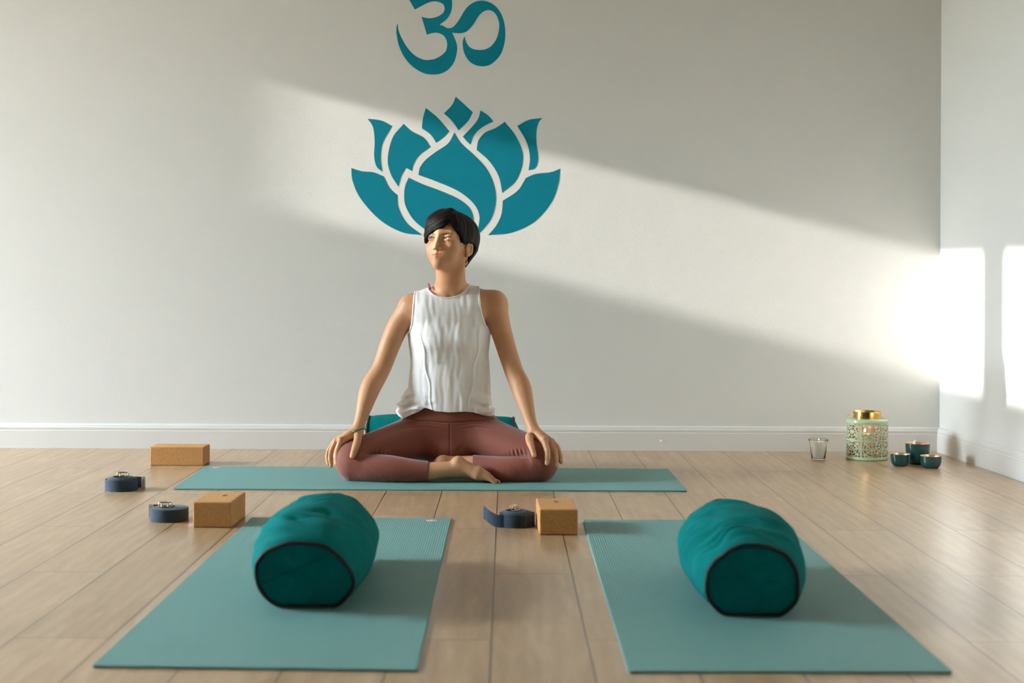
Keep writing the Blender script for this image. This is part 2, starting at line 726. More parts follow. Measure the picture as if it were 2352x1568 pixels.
def wall_grid(ycuts, zcuts, holes, x0, x1):
    bm = bmesh.new()
    vs = {}

    def vert(x, y, z):
        key = (round(x, 4), round(y, 4), round(z, 4))
        if key not in vs:
            vs[key] = bm.verts.new(key)
        return vs[key]
    solid = lambda i, j: 0 <= i < len(ycuts) - 1 and 0 <= j < len(zcuts) - 1 and (i, j) not in holes
    for i in range(len(ycuts) - 1):
        for j in range(len(zcuts) - 1):
            if not solid(i, j):
                continue
            a, b, c, d = ycuts[i], ycuts[i + 1], zcuts[j], zcuts[j + 1]
            bm.faces.new([vert(x1, a, c), vert(x1, b, c), vert(x1, b, d), vert(x1, a, d)])
            bm.faces.new([vert(x0, a, c), vert(x0, a, d), vert(x0, b, d), vert(x0, b, c)])
            for (di, dj, e) in ((-1, 0, ((a, c), (a, d))), (1, 0, ((b, d), (b, c))), (0, -1, ((b, c), (a, c))), (0, 1, ((a, d), (b, d)))):
                if not solid(i + di, j + dj):
                    (p, q), (r, s) = e
                    bm.faces.new([vert(x1, p, q), vert(x1, r, s), vert(x0, r, s), vert(x0, p, q)])
    bmesh.ops.recalc_face_normals(bm, faces=bm.faces)
    return bm


yc = sorted([YR - 0.1, YB] + [a for w in WINS for a in w])
zc = [0.0, WZ0, WZ1, ZC]
holes = {(yc.index(w[0]), 1) for w in WINS}
struct(bm_obj("wall_left", wall_grid(yc, zc, holes, XL - TW, XL), MW))
M_FRAME = plain("white window frame", lin(235, 235, 232), 0.4)
for i, (a, b) in enumerate(WINS):
    # slim casing around the opening, standing proud of the plaster inside the room
    bm = bmesh.new()
    o0, o1 = [(a - 0.05, WZ0 - 0.05), (b + 0.05, WZ0 - 0.05), (b + 0.05, WZ1 + 0.05), (a - 0.05, WZ1 + 0.05)], [(a, WZ0), (b, WZ0), (b, WZ1), (a, WZ1)]
    rings = [[bm.verts.new((x, p[0], p[1])) for p in ring] for x, ring in ((XL, o0), (XL + 0.006, o0), (XL + 0.006, o1), (XL, o1))]
    for r in range(4):
        A, B = rings[r], rings[(r + 1) % 4]
        for k in range(4):
            bm.faces.new([A[k], A[(k + 1) % 4], B[(k + 1) % 4], B[k]])
    bmesh.ops.recalc_face_normals(bm, faces=bm.faces)
    struct(bm_obj("window_%d" % (i + 1), bm, M_FRAME))

# outside: an unseen wall added to keep the sun off the lower part of the windows, and its ground
M_OUT = wall_material("grey sun block render", lin(150, 146, 138))
struct(bm_obj("sun_block_wall", box_bm((XL - 4.7, -8.0, -0.1), (XL - 4.5, 12.0, WZ_SUN + SUN_S * 4.5)), M_OUT))
struct(bm_obj("ground", box_bm((XL - 4.5, -8.0, -0.2), (XL - 0.12, 12.0, -0.1)), wall_material("grey paving", lin(140, 136, 128))))

# moulded skirting boards: profile (depth from the wall, height)
PROF = [(0.0, 0.0), (0.0155, 0.0), (0.0155, 0.076), (0.0135, 0.0785), (0.0135, 0.0805), (0.0145, 0.0825), (0.0145, 0.0905),
        (0.0115, 0.0925), (0.0105, 0.0955), (0.009, 0.1005), (0.005, 0.1045), (0.0, 0.1055)]


def skirting(name, p0, p1, inward):
    p0, p1, nrm = Vector(p0), Vector(p1), Vector(inward)
    V, Fc = [], []
    for p in (p0, p1):
        for d, h in PROF:
            q = p + nrm * d
            V.append((q.x, q.y, h))
    n = len(PROF)
    for k in range(n):
        Fc.append((k, (k + 1) % n, n + (k + 1) % n, n + k))
    Fc += [tuple(range(n))[::-1], tuple(range(n, 2 * n))]
    o = struct(mesh_obj(name, V, Fc, M_BASE, smooth=False))
    bm = bmesh.new()
    bm.from_mesh(o.data)
    bmesh.ops.recalc_face_normals(bm, faces=bm.faces)
    bm.to_mesh(o.data)
    bm.free()
    return o


bb = skirting("baseboard_back", (XL, YB, 0), (xr(YB), YB, 0), (0, -1, 0))
br_ = skirting("baseboard_right", (xr(YB), YB, 0), (xr(YR), YR, 0), (-1, -RW_S, 0))
skirting("baseboard_left", (XL, YR, 0), (XL, YB, 0), (1, 0, 0))
for u, vv in ((1518, 1013), (2102, 1013)):
    p = W(u, vv, YB - 0.0155)
    V, Fc = lathe([(0.0062, 0), (0.0055, 0.003), (0.003, 0.0048), (0.0003, 0.0052)], 20, True, True)
    V = [(p[0] + a, p[1] - c, p[2] + b) for a, b, c in V]
    o = mesh_obj("screw_cap", V, [q[::-1] for q in Fc], M_FRAME, bb)

# ---------------------------------------------------------------- wall decals
M_DECAL = M("teal wall paint", DECALC, 0.8, Specular_IOR_Level=0.15)
_v = M_DECAL.coords()
M_DECAL.normal(M_DECAL.bump(M_DECAL.noise(_v, 170.0, 3.0), 0.25, 0.0015))
M_DECAL = M_DECAL.m


def decal(name, pts, corners, s, u0, v0, parent, step=8):
    """a flat painted shape on the plaster, outline traced from the wall"""
    out = [W(u0 + p[0] / s, v0 + p[1] / s, YB) for p in catmull(pts, corners, step)]
    cu = bpy.data.curves.new(name, "CURVE")
    cu.dimensions = "2D"
    cu.fill_mode = "BOTH"
    cu.extrude = 0.0002
    sp = cu.splines.new("POLY")
    sp.points.add(len(out) - 1)
    for i, p in enumerate(out):
        sp.points[i].co = (p[0], p[2], 0, 1)
    sp.use_cyclic_u = True
    tmp = bpy.data.objects.new(name + "_outline", cu)
    COL.objects.link(tmp)
    dg = bpy.context.evaluated_depsgraph_get()
    me = bpy.data.meshes.new_from_object(tmp.evaluated_get(dg))
    bpy.data.objects.remove(tmp)
    bpy.data.curves.remove(cu)
    co = np.zeros(len(me.vertices) * 3, np.float32)
    me.vertices.foreach_get("co", co)
    co = co.reshape(-1, 3)
    co = np.stack([co[:, 0], YB - 0.0003 - co[:, 2], co[:, 1]], 1)
    me.vertices.foreach_set("co", co.ravel())
    me.materials.clear()
    me.materials.append(M_DECAL)
    me.name = name
    me.update()
    o = bpy.data.objects.new(name, me)
    link(o)
    if parent is not None:
        o.parent = parent
        o.matrix_parent_inverse = Matrix.Translation(-Vector(parent.location))
    return o


PETALS = [
    ([(1162, 95), (1240, 165), (1333, 252), (1285, 338), (1191, 432), (1120, 335), (1043, 262), (1125, 178)], {0, 2, 4, 6}),
    ([(863, 207), (985, 310), (1098, 442), (1040, 503), (967, 557), (910, 475), (823, 412), (834, 310)], {0, 2, 4, 6}),
    ([(1409, 232), (1480, 278), (1540, 342), (1425, 403), (1345, 480), (1309, 575), (1268, 538), (1232, 493), (1330, 390), (1385, 315)], {0, 2, 5, 7}),
    ([(640, 367), (720, 440), (840, 505), (911, 598), (800, 680), (745, 765), (724, 840), (666, 808), (618, 890), (588, 995), (512, 870), (481, 715), (530, 505)], {0, 3, 6, 7, 9}),
    ([(1653, 346), (1770, 500), (1835, 700), (1775, 920), (1628, 1058), (1590, 890), (1500, 745), (1370, 625), (1390, 530), (1455, 455), (1560, 408)], {0, 4, 7}),
    ([(280, 315), (420, 335), (527, 390), (432, 560), (412, 715), (428, 847), (370, 795), (345, 690), (350, 540), (333, 400)], {0, 2, 5}),
    ([(2030, 308), (1890, 328), (1777, 388), (1868, 545), (1903, 700), (1890, 832), (1960, 805), (1986, 710), (1970, 560), (1970, 440), (1992, 355)], {0, 2, 5}),
    ([(117, 808), (220, 840), (340, 852), (442, 893), (500, 1005), (578, 1080), (590, 1205), (675, 1360), (830, 1480), (620, 1450), (400, 1325), (210, 1115), (130, 940)], {0, 3, 5, 8}),
    ([(2205, 815), (2110, 850), (1960, 868), (1863, 908), (1780, 1035), (1632, 1135), (1618, 1270), (1565, 1385), (1485, 1480), (1720, 1455), (1950, 1345), (2120, 1150), (2190, 960)], {0, 3, 5, 8}),
    ([(1148, 453), (1215, 560), (1340, 675), (1470, 815), (1545, 980), (1562, 1150), (1515, 1320), (1407, 1455), (1385, 1420), (1397, 1285), (1340, 1165), (1190, 1042), (970, 945), (788, 878), (805, 800), (865, 722), (965, 645), (1085, 562)], {0, 7, 8, 13}),
    ([(690, 905), (820, 965), (1000, 1032), (1180, 1112), (1290, 1195), (1333, 1280), (1330, 1370), (1250, 1480), (1130, 1535), (980, 1490), (850, 1420), (735, 1320), (660, 1190), (645, 1090), (655, 990)], {0, 8}),
]
t = thing("lotus_decal", "teal lotus flower painted on the white wall above the seated person", "wall decal", tuple(W(1046, 480, YB)))
for pts, cor in PETALS:
    decal("petal", pts, cor, 4.3547, 780, 200, t)
OM = [(453, -5), (553, 167), (660, 110), (780, 50), (880, 25), (980, 38), (1050, 83), (1072, 150), (1045, 222), (960, 283), (850, 315), (750, 312), (668, 290),
      (762, 603), (880, 573), (965, 578), (1045, 615), (1097, 685), (1115, 780), (1092, 885), (1020, 960), (900, 1025), (770, 1045), (680, 1030), (560, 970), (430, 840), (322, 660), (268, 520),
      (252, 400), (231, 490), (236, 610), (280, 810), (380, 1010), (520, 1165), (700, 1272), (870, 1300), (1020, 1278), (1150, 1200), (1240, 1075), (1286, 900), (1280, 760), (1205, 570),
      (1310, 580), (1400, 570), (1480, 528), (1570, 428), (1650, 302), (1720, 222), (1800, 181), (1880, 184), (1960, 245), (2010, 360), (2022, 480), (1985, 650), (1900, 785), (1800, 852), (1680, 870), (1560, 850), (1480, 788), (1438, 705),
      (1425, 630), (1393, 690), (1386, 780), (1412, 920), (1490, 1055), (1600, 1130), (1730, 1155), (1850, 1135), (1950, 1065), (2040, 960), (2098, 820), (2128, 650), (2122, 460), (2075, 280), (1980, 130), (1855, 42), (1720, 12), (1600, 32), (1500, 92), (1420, 182), (1325, 340), (1240, 450), (1175, 488), (1110, 486), (1055, 455), (985, 430),
      (1100, 342), (1165, 250), (1195, 160), (1203, 60), (1190, -20), (1130, -140), (980, -215), (800, -225), (620, -190), (500, -110)]
OMC = {0, 1, 12, 13, 28, 41, 60, 85}
om = decal("om_decal", OM, OMC, 7.587, 880, 0, None, 6)
tag(om, "teal om symbol painted high on the white wall above the lotus flower", "wall decal")

# ---------------------------------------------------------------- yoga mats
M_MATX = mat_material("teal mat, ribs along y", "X")
M_MATY = mat_material("teal mat, ribs along x", "Y")
M_RED = plain("red badge print", lin(176, 62, 56), 0.5)
M_BADGE = plain("white badge print", lin(226, 214, 208), 0.5)
M_DKRED = plain("dark badge print", lin(96, 52, 50), 0.5)
MT = 0.0052


def yoga_mat(label, corners, badge, mat, red, group):
    P = [FL(u, v, MT) for u, v in corners]          # far left, far right, near right, near left
    c = sum(P) / 4
    t = thing("yoga_mat", label, "yoga mat", (c[0], c[1], 0.0), 0.0, group)
    bm = bmesh.new()
    lo = [bm.verts.new((p[0] - c[0], p[1] - c[1], 0.0)) for p in P]
    hi = [bm.verts.new((p[0] - c[0], p[1] - c[1], MT)) for p in P]
    bm.faces.new(hi[::-1])
    bm.faces.new(lo)
    for k in range(4):
        bm.faces.new([lo[k], hi[k], hi[(k + 1) % 4], lo[(k + 1) % 4]])
    bmesh.ops.recalc_face_normals(bm, faces=bm.faces)
    vert_edges = [e for e in bm.edges if abs(e.verts[0].co.z - e.verts[1].co.z) > 1e-4]
    bmesh.ops.bevel(bm, geom=vert_edges, offset=0.006, segments=3, profile=0.5, affect='EDGES')
    top = [e for e in bm.edges if min(e.verts[0].co.z, e.verts[1].co.z) > MT - 1e-5]
    bmesh.ops.bevel(bm, geom=top, offset=0.0009, segments=1, profile=0.5, affect='EDGES')
    bm_obj("mat_sheet", bm, mat, t)
    b = FL(badge[0], badge[1], MT) - np.array((c[0], c[1], 0))
    r = badge[2]

    def disc(r0, z, sx=1.0, ox=0.0, oy=0.0):
        V = [(b[0] + ox + sx * r0 * math.cos(a), b[1] + oy + r0 * math.sin(a), zz) for zz in (MT - 0.0003, MT + z) for a in [2 * math.pi * k / 40 for k in range(40)]]
        Fc = [tuple(range(40, 80))] + [(k, (k + 1) % 40, 40 + (k + 1) % 40, 40 + k) for k in range(40)]
        return V, Fc
    V, Fc = disc(r, 0.0003)
    bd = mesh_obj("badge", V, Fc, M_RED if red else M_DKRED, t, smooth=False)
    bd["label"] = "round red and white printed badge"
    V, Fc = disc(r * 0.84, 0.0005)
    mesh_obj("badge_field", V, Fc, M_BADGE, bd, smooth=False)
    V, Fc = disc(r * 0.30, 0.0007, 1.0, r * 0.34, r * 0.1)
    V2, F2 = disc(r * 0.2, 0.0007, 1.5, -r * 0.35, r * 0.3)
    n = len(V)
    mesh_obj("badge_motif", V + V2, Fc + [tuple(i + n for i in q) for q in F2], M_RED if red else M_DKRED, bd, smooth=False)
    return t


yoga_mat("teal yoga mat lying crosswise under the seated person", [(470, 1070), (1535, 1076), (1578, 1126), (397, 1121)], (497, 1073.6, 0.021), M_MATY, False, "yoga mats on the floor")
yoga_mat("ribbed teal yoga mat beside the two cork blocks, its red badge fully visible", [(578, 1188), (1036, 1189), (958, 1537), (211, 1527)], (991, 1195, 0.0195), M_MATX, True, "yoga mats on the floor")
yoga_mat("ribbed teal yoga mat nearest the right wall, its badge half hidden by a bolster", [(1338, 1193), (1790, 1193), (2188, 1541), (1443, 1540)], (1760, 1198, 0.0195), M_MATX, True, "yoga mats on the floor")

# ---------------------------------------------------------------- bolsters
M_BOL = fabric_material("teal bolster cotton", BOLC, 700.0, 0.95, 0.0, 0.3)
M_PIPE = plain("black piping", lin(14, 16, 18), 0.7)
M_TAG = plain("black woven tag", lin(10, 12, 13), 0.7)
M_TAGT = plain("pale tag print", lin(180, 180, 170), 0.7)


def sgp(x, e):
    return math.copysign(abs(x) ** e, x)


def bolster(name, label, loc, rz, L, Wd, H, endscale, seed, seam, wr=0.012, group="teal bolsters", bend=0.0, skew=0.0, sag=(0, 0), bulge=0.010, lean=0.0, hk=1.0):
    t = thing(name, label, "bolster", loc, rz, group)
    NA, NT = 128, 110

    def section(tt, scale, a, disp=True, off=0.0):
        """point on the skin at length fraction tt"""
        w, h = Wd * scale, H * (1 - (1 - scale) * hk)
        x, z = sgp(math.cos(a), 0.97), sgp(math.sin(a), 0.97)
        r = 1.0
        if disp:
            up = max(0.0, math.sin(a) * 0.9 + 0.1)
            wob = 0.6 * noise.noise((math.cos(a) * 1.4 + seed, tt * 3.0, 5.0 + seed))
            n1 = noise.noise((math.cos(a) * 1.1 + seed, tt * 9.0 + 1.6 * wob + 0.7 * math.cos(a), seed * 2.1))
            n2 = noise.noise((math.cos(a) * 1.0 + seed * 3, tt * 17.0 + 3.0 * wob + 1.2 * math.cos(a), seed))
            n2 = max(0.0, 0.32 - abs(n2)) * 1.6 * max(0.0, 0.35 + noise.noise((math.cos(a) * 2 + 9, tt * 6, seed)) * 1.6)
            n3 = noise.noise((math.cos(a) * 2.0 + seed * 3, tt * 4.0, math.sin(a) * 2 + seed))
            env = min(1.0, tt * 9, (1 - tt) * 9)
            r += (1.0 * wr * n1 - 1.5 * wr * n2) / (0.5 * h) * (0.12 + 0.88 * up) * env + 0.045 * n3
        px = (w / 2 + off) * x * r
        pz = h / 2 + (h / 2 + off) * z * r
        pz -= 0.07 * h
        s_ = 0.0065
        pz = s_ * math.log(1 + math.exp(pz / s_)) if pz < 0.15 else pz
        pz = max(pz - 0.0014, 0.0)
        return px + bend * math.sin(math.pi * tt) - lean * (1 - tt) ** 2 * (pz / H) ** 1.5 + sag[0] * (1 - tt) + sag[1] * tt, pz

    def sc(tt):
        return endscale + (1 - endscale) * max(0.0, math.sin(math.pi * tt)) ** 0.6
    V, Fc = [], []
    for j in range(NT + 1):
        tt = j / NT
        for k in range(NA):
            a = 2 * math.pi * k / NA
            s = sc(tt) ** 1.0
            x, z = section(tt, s, a)
            y = -L / 2 + L * tt + skew * (z / H - 0.5) * (1 - 2 * tt)
            V.append((x, y, z))
    for j in range(NT):
        for k in range(NA):
            l = (k + 1) % NA
            Fc.append((j * NA + k, (j + 1) * NA + k, (j + 1) * NA + l, j * NA + l))
    mesh_obj("cover", V, [q[::-1] for q in Fc], M_BOL, t)
    # end panels, bulging a little, with black piping round the seam
    for side in (0, 1):
        tt = float(side)
        sgn = -1 if side == 0 else 1
        ring = [V[(NT if side else 0) * NA + k] for k in range(NA)]
        cx = sum(p[0] for p in ring) / NA
        cy = sum(p[1] for p in ring) / NA
        cz = sum(p[2] for p in ring) / NA
        PV, PF = [], []
        NR = 14
        for i in range(NR + 1):
            f_ = 1 - i / NR
            for k in range(NA):
                p = ring[k]
                a = 2 * math.pi * k / NA
                fold = 0.004 * noise.noise((math.cos(a) * 3 + seed, math.sin(a) * 3, 7 + side)) * math.sin(math.pi * f_) * f_
                bul = bulge * (1 - f_ ** 2) + fold + 0.004 * noise.noise((f_ * 4 * math.cos(a) + seed, f_ * 4 * math.sin(a), seed + 3)) * (1 - f_ ** 3)
                PV.append((cx + (p[0] - cx) * f_, p[1] * f_ + cy * (1 - f_) + sgn * bul, cz + (p[2] - cz) * f_))
        for i in range(NR):
            for k in range(NA):
                l = (k + 1) % NA
                PF.append((i * NA + k, i * NA + l, (i + 1) * NA + l, (i + 1) * NA + k))
        if side:
            PF = [q[::-1] for q in PF]
        ep = mesh_obj("end_panel", PV, PF, M_BOL, t)
        pr = []
        for k in range(0, NA, 2):
            p = ring[k]
            a = 2 * math.pi * k / NA
            d = 0.002 * noise.noise((math.cos(a) * 4 + seed, math.sin(a) * 4, 3))
            pr.append((cx + (p[0] - cx) * (1.005 + d * 8), p[1] + sgn * 0.002 + d, max(0.0045, cz + (p[2] - cz) * 1.005 + d)))
        TV, TF = tube(pr, 0.0046, 8, closed=True)
        pp = mesh_obj("piping", TV, TF, M_PIPE, t)
        pp["label"] = "black piping round the end seam"
        if side == 0 and seam:
            (fx0, fz0), (fx1, fz1) = seam
            pts = []
            for i in range(17):
                q = i / 16
                x = cx + (fx0 + (fx1 - fx0) * q) * Wd * endscale / 2
                z = cz + (fz0 + (fz1 - fz0) * q) * H * endscale * 0.44
                # drop the seam onto the panel surface
                best = min(PV, key=lambda w: (w[0] - x) ** 2 + (w[2] - z) ** 2)
                pts.append((x, best[1] - 0.0008, z))
            TV, TF = tube(pts, 0.0019, 6)
            mesh_obj("end_seam", TV, TF, M_BOL, t)
    return t


p0, p1 = FL(704, 1401, MT), FL(745, 1288, MT)
bolster("bolster", "teal bolster with a pale seam across its dark end, beside the cork block", (-0.441, 3.512, MT + 0.0006), math.radians(2.2), 0.61, 0.278, 0.207, 0.740, 1.7, ((-0.93, -0.25), (0.55, 0.72)), skew=-0.05, lean=0.030, hk=0.85)
bolster("bolster", "teal bolster with a deep crease on top, on the mat nearest the right wall", (0.543, 3.445, MT + 0.0006), math.radians(-3.2), 0.61, 0.276, 0.206, 0.705, 9.3, ((-0.85, 0.55), (0.85, -0.12)), wr=0.014, skew=-0.05, hk=0.55)
b3c = W(1014, 1000, 5.79)
b3 = bolster("bolster", "teal bolster lying crosswise behind the seated person, only its two ends showing", (b3c[0], 5.790, MT + 0.0006), math.radians(90), 0.560, 0.235, 0.222, 0.92, 4.1, None, wr=0.003, bulge=0.032)
# her weight dents the cushion: push its skin out of the space she takes
for ch in b3.children:
    mw = Matrix.Translation(b3.location) @ Matrix.Rotation(math.radians(90), 4, "Z")
    inv = mw.inverted()
    for vv in ch.data.vertices:
        p = mw @ vv.co
        for c_, r_ in ((W(1033, 985, 5.555), (0.186, 0.128, 0.118)), (W(1033, 940, 5.548), (0.176, 0.130, 0.13)), (W(985, 992, 5.54), (0.098, 0.098, 0.098)), (W(1083, 992, 5.54), (0.098, 0.098, 0.098))):
            q = np.array([(p[i] - c_[i]) / r_[i] for i in range(3)])
            n_ = float(np.linalg.norm(q))
            if n_ < 1.0:
                q[0] *= 0.3
                q[1] = max(q[1], 0.05)
                q = q / np.linalg.norm(q) * math.sqrt(max(1e-6, 1 - ((p[0] - c_[0]) / r_[0]) ** 2))
                p = Vector((p[0], c_[1] + max(q[1], 0.15) * r_[1], c_[2] + q[2] * r_[2]))
                p.z = max(p.z, MT + 0.001)
        vv.co = inv @ p
    ch.data.update()
tg = bm_obj("fabric_tag", box_bm((0.0, 0.0, 0.0), (0.0014, 0.014, 0.040), 0.0004, 1), M_TAG, b3, loc=(-0.100, 0.2865, 0.112))
tg["label"] = "small black woven tag"
tg.rotation_euler = (0, 0, math.radians(-42))
bm_obj("tag_print", box_bm((-0.0005, 0.0045, 0.006), (0.0003, 0.0095, 0.034)), M_TAGT, tg)

# ---------------------------------------------------------------- cork blocks
M_CORK = cork_material()
M_STAMP = plain("burnt stamp", lin(98, 62, 36), 0.8)


def cork_block(label, loc, rz, sx, sy, sz, stamp):
    t = thing("cork_block", label, "yoga block", loc, rz, "cork yoga blocks")
    bm_obj("cork_body", box_bm((-sx / 2, -sy / 2, 0), (sx / 2, sy / 2, sz), 0.0045, 4), M_CORK, t, smooth=False)
    if stamp:
        V, Fc = tube([(stamp[0] + 0.0062 * math.cos(a) * (1 + 0.3 * math.cos(a)), stamp[1] + 0.016 * math.sin(a), sz) for a in [2 * math.pi * k / 24 for k in range(24)]], 0.0009, 6, closed=True)
        V2, F2 = tube([(stamp[0] + 0.001 + 0.0022 * math.sin(q * 5), stamp[1] - 0.01 + 0.02 * q, sz) for q in [k / 8 for k in range(9)]], 0.0009, 6)
        n = len(V)
        s = mesh_obj("stamp_mark", V + V2, Fc + [tuple(i + n for i in q) for q in F2], M_STAMP, t)
        s["label"] = "small stamped leaf mark"
    return t


a, b = FL(344, 1069), FL(468, 1070)
cork_block("cork yoga block turned longways, standing by the skirting behind the other blocks", ((a[0] + b[0]) / 2, a[1] + 0.058, 0), math.atan2(b[1] - a[1], b[0] - a[0]) * 0.5, 0.212, 0.112, 0.074, None)
a, b = FL(441, 1211.5), FL(530, 1212.5)
cork_block("cork yoga block end on between a coiled strap and the corner of a teal mat", ((a[0] + b[0]) / 2 + 0.003, a[1] + 0.108, 0), math.radians(-1.0), 0.113, 0.215, 0.075, (0.008, 0.03))
a, b = FL(1240, 1228.5), FL(1326, 1228)
cork_block("cork yoga block standing in the gap between the two bolster mats", ((a[0] + b[0]) / 2 - 0.003, a[1] + 0.108, 0), math.radians(1.6), 0.110, 0.215, 0.074, (0.0, 0.04))

# ---------------------------------------------------------------- coiled straps
M_WEB = webbing_material()
M_STEEL = M("nickel buckle", lin(205, 196, 186), 0.2, 1.0).m
M_LABEL = plain("white cloth label", lin(216, 208, 196), 0.8)
M_INK = plain("label ink", lin(40, 36, 34), 0.8)
BH, BT = 0.0375, 0.0021


def ribbon(path, parent):
    """path rows: x, y, z of the lower edge"""
    P = [np.array(p, float) for p in path]
    V, Fc = [], []
    m = len(P)
    for i in range(m):
        t = P[min(i + 1, m - 1)] - P[max(i - 1, 0)]
        n = np.array((-t[1], t[0], 0.0))
        n /= np.linalg.norm(n) + 1e-9
        for s, h in ((-1, 0), (1, 0), (1, BH), (-1, BH)):
            V.append(P[i] + n * s * BT / 2 + np.array((0, 0, h)))
    for i in range(m - 1):
        for k in range(4):
            l = (k + 1) % 4
            Fc.append((i * 4 + k, i * 4 + l, i * 4 + 4 + l, i * 4 + 4 + k))
    Fc += [(3, 2, 1, 0), tuple((m - 1) * 4 + k for k in range(4))]
    o = mesh_obj("webbing", V, Fc, M_WEB, parent, smooth=True)
    bm = bmesh.new()
    bm.from_mesh(o.data)
    bmesh.ops.recalc_face_normals(bm, faces=bm.faces)
    bm.to_mesh(o.data)
    bm.free()
    o.data.set_sharp_from_angle(angle=math.radians(40))
    return o


def strap(label, loc, rx, ry, turns, sense, th_end, tail, lift, buckle_rot, lab, loose=0.0):
    """sense +1 counter-clockwise outwards; th_end angle where the tail leaves; tail list of offsets after it"""
    t = thing("yoga_strap", label, "yoga strap", loc, 0.0, "coiled yoga straps")
    path = []
    N = int(turns * 90)
    r_in = 1 - turns * 0.052 * 1.02
    for i in range(N + 1):
        q = i / N
        th = th_end - sense * 2 * math.pi * turns * (1 - q)
        last = max(0.0, 1 - (1 - q) * turns)                      # 0..1 over the last turn
        f_ = r_in + (1 - r_in) * q * (1 - loose) + loose * last ** 1.2
        f_ = max(f_, 0.06)
        z = lift * max(0.0, 1 - (q * turns) / (turns - 0.9)) ** 0.6 if q * turns < turns - 0.9 else 0.0
        path.append((rx * f_ * math.cos(th), ry * f_ * math.sin(th), z))
    end = np.array(path[-1])
    prev = end
    for q_ in catmull([(0, 0, 0)] + list(tail), {0, len(tail)}, 6, closed=False)[1:]:
        path.append(tuple(end + np.array(q_)))
    ribbon(path, t)
    ztop = BH + lift + 0.002
    for dx, tilt, wx in ((-0.004, 62, 0.029), (0.005, 34, 0.029)):
        pts = []
        for k in range(40):
            a = 2 * math.pi * k / 40
            pts.append((wx / 2 * sgp(math.cos(a), 0.35), 0.0, 0.0080 * sgp(math.sin(a), 0.45)))
        V, Fc = tube(pts, 0.0019, 8, closed=True)
        o = mesh_obj("buckle_ring", V, Fc, M_STEEL, t, loc=(buckle_rot[1] + dx, buckle_rot[2], ztop + 0.0050))
        o.rotation_euler = (math.radians(tilt - 75), 0, math.radians(buckle_rot[0]) + dx * 18)
        o["label"] = "nickel buckle ring"
    if lab:
        x0, x1, y0, y1 = lab
        e = np.array(path[-1])
        o = bm_obj("cloth_label", box_bm((0, -0.0009, 0), (x1 - x0, 0.0009, BH + 0.001), 0.0002, 1), M_LABEL, t, loc=(e[0] + x0, e[1] + y0, e[2]))
        o["label"] = "white cloth label with small dark print"
        cu = bpy.data.curves.new("label_print", "FONT")
        cu.body = "YOGISTAR"
        cu.size = 0.0062
        cu.extrude = 0.00015
        cu.align_x = "CENTER"
        cu.align_y = "CENTER"
        tmp = bpy.data.objects.new("label_print", cu)
        COL.objects.link(tmp)
        dg = bpy.context.evaluated_depsgraph_get()
        me = bpy.data.meshes.new_from_object(tmp.evaluated_get(dg))
        bpy.data.objects.remove(tmp)
        me.materials.clear()
        me.materials.append(M_INK)
        pr = link(bpy.data.objects.new("label_print", me), o)
        pr.location = ((x1 - x0) / 2, -0.0011, BH / 2)
        pr.rotation_euler = (math.pi / 2, math.pi / 2, 0)
        pr.name = "label_print"
    return t


a = FL(276, 1130)
strap("coiled navy strap with buckle on top, behind the other straps, near the longways cork block", (a[0] - 0.009, a[1] + 0.058, 0), 0.0555, 0.058, 8.5, -1, math.radians(86), [(0.015, 0.001, 0), (0.03, 0.002, 0), (0.047, 0.0025, 0)], 0.009, (4, 0.004, -0.004), (0.0, 0.0145, 0, 0), 0.10)
a = FL(388, 1201)
strap("coiled navy strap with buckle on top, lying against the end on cork block", (a[0] - 0.013, a[1] + 0.058, 0), 0.0570, 0.058, 10.5, 1, math.radians(94), [(-0.02, 0.001, 0), (-0.04, 0.002, 0), (-0.057, 0.002, 0)], 0.003, (0, -0.010, -0.012), (-0.0150, 0.0, 0, 0), 0.05)
a = FL(1184, 1213)
tl = [(-0.012, 0.001, 0), (-0.024, 0.004, 0.002), (-0.036, 0.010, 0.007), (-0.046, 0.018, 0.013), (-0.053, 0.026, 0.018), (-0.058, 0.032, 0.020), (-0.060, 0.038, 0.021)]
strap("coiled navy strap with its loose end flaring out, between the two bolster mats", (a[0] + 0.002, a[1] + 0.054, 0), 0.054, 0.053, 8.5, -1, math.radians(-128), tl, 0.008, (58, -0.004, -0.006), None, 0.16)

# ---------------------------------------------------------------- candle jar, lantern, bowls in the corner
M_GLASS = M("green tinted glass", (0.985, 0.992, 0.975, 1), 0.02, 0.0, Transmission_Weight=1.0, IOR=1.47).m
M_WAX = M("white wax", lin(236, 234, 226), 0.5, 0.0, Subsurface_Weight=0.2, Subsurface_Scale=0.01).m
M_CREAM = M("cream wax", lin(232, 206, 160), 0.5, 0.0, Subsurface_Weight=0.2, Subsurface_Scale=0.01).m
M_WICK = plain("charred wick", lin(40, 30, 26), 0.9)
k_ = M("candle flame", (1, 0.6, 0.2, 1), 0.5)
k_.b.inputs["Emission Color"].default_value = (1.0, 0.62, 0.25, 1)
k_.b.inputs["Emission Strength"].default_value = 4.5
M_FLAME = k_.m


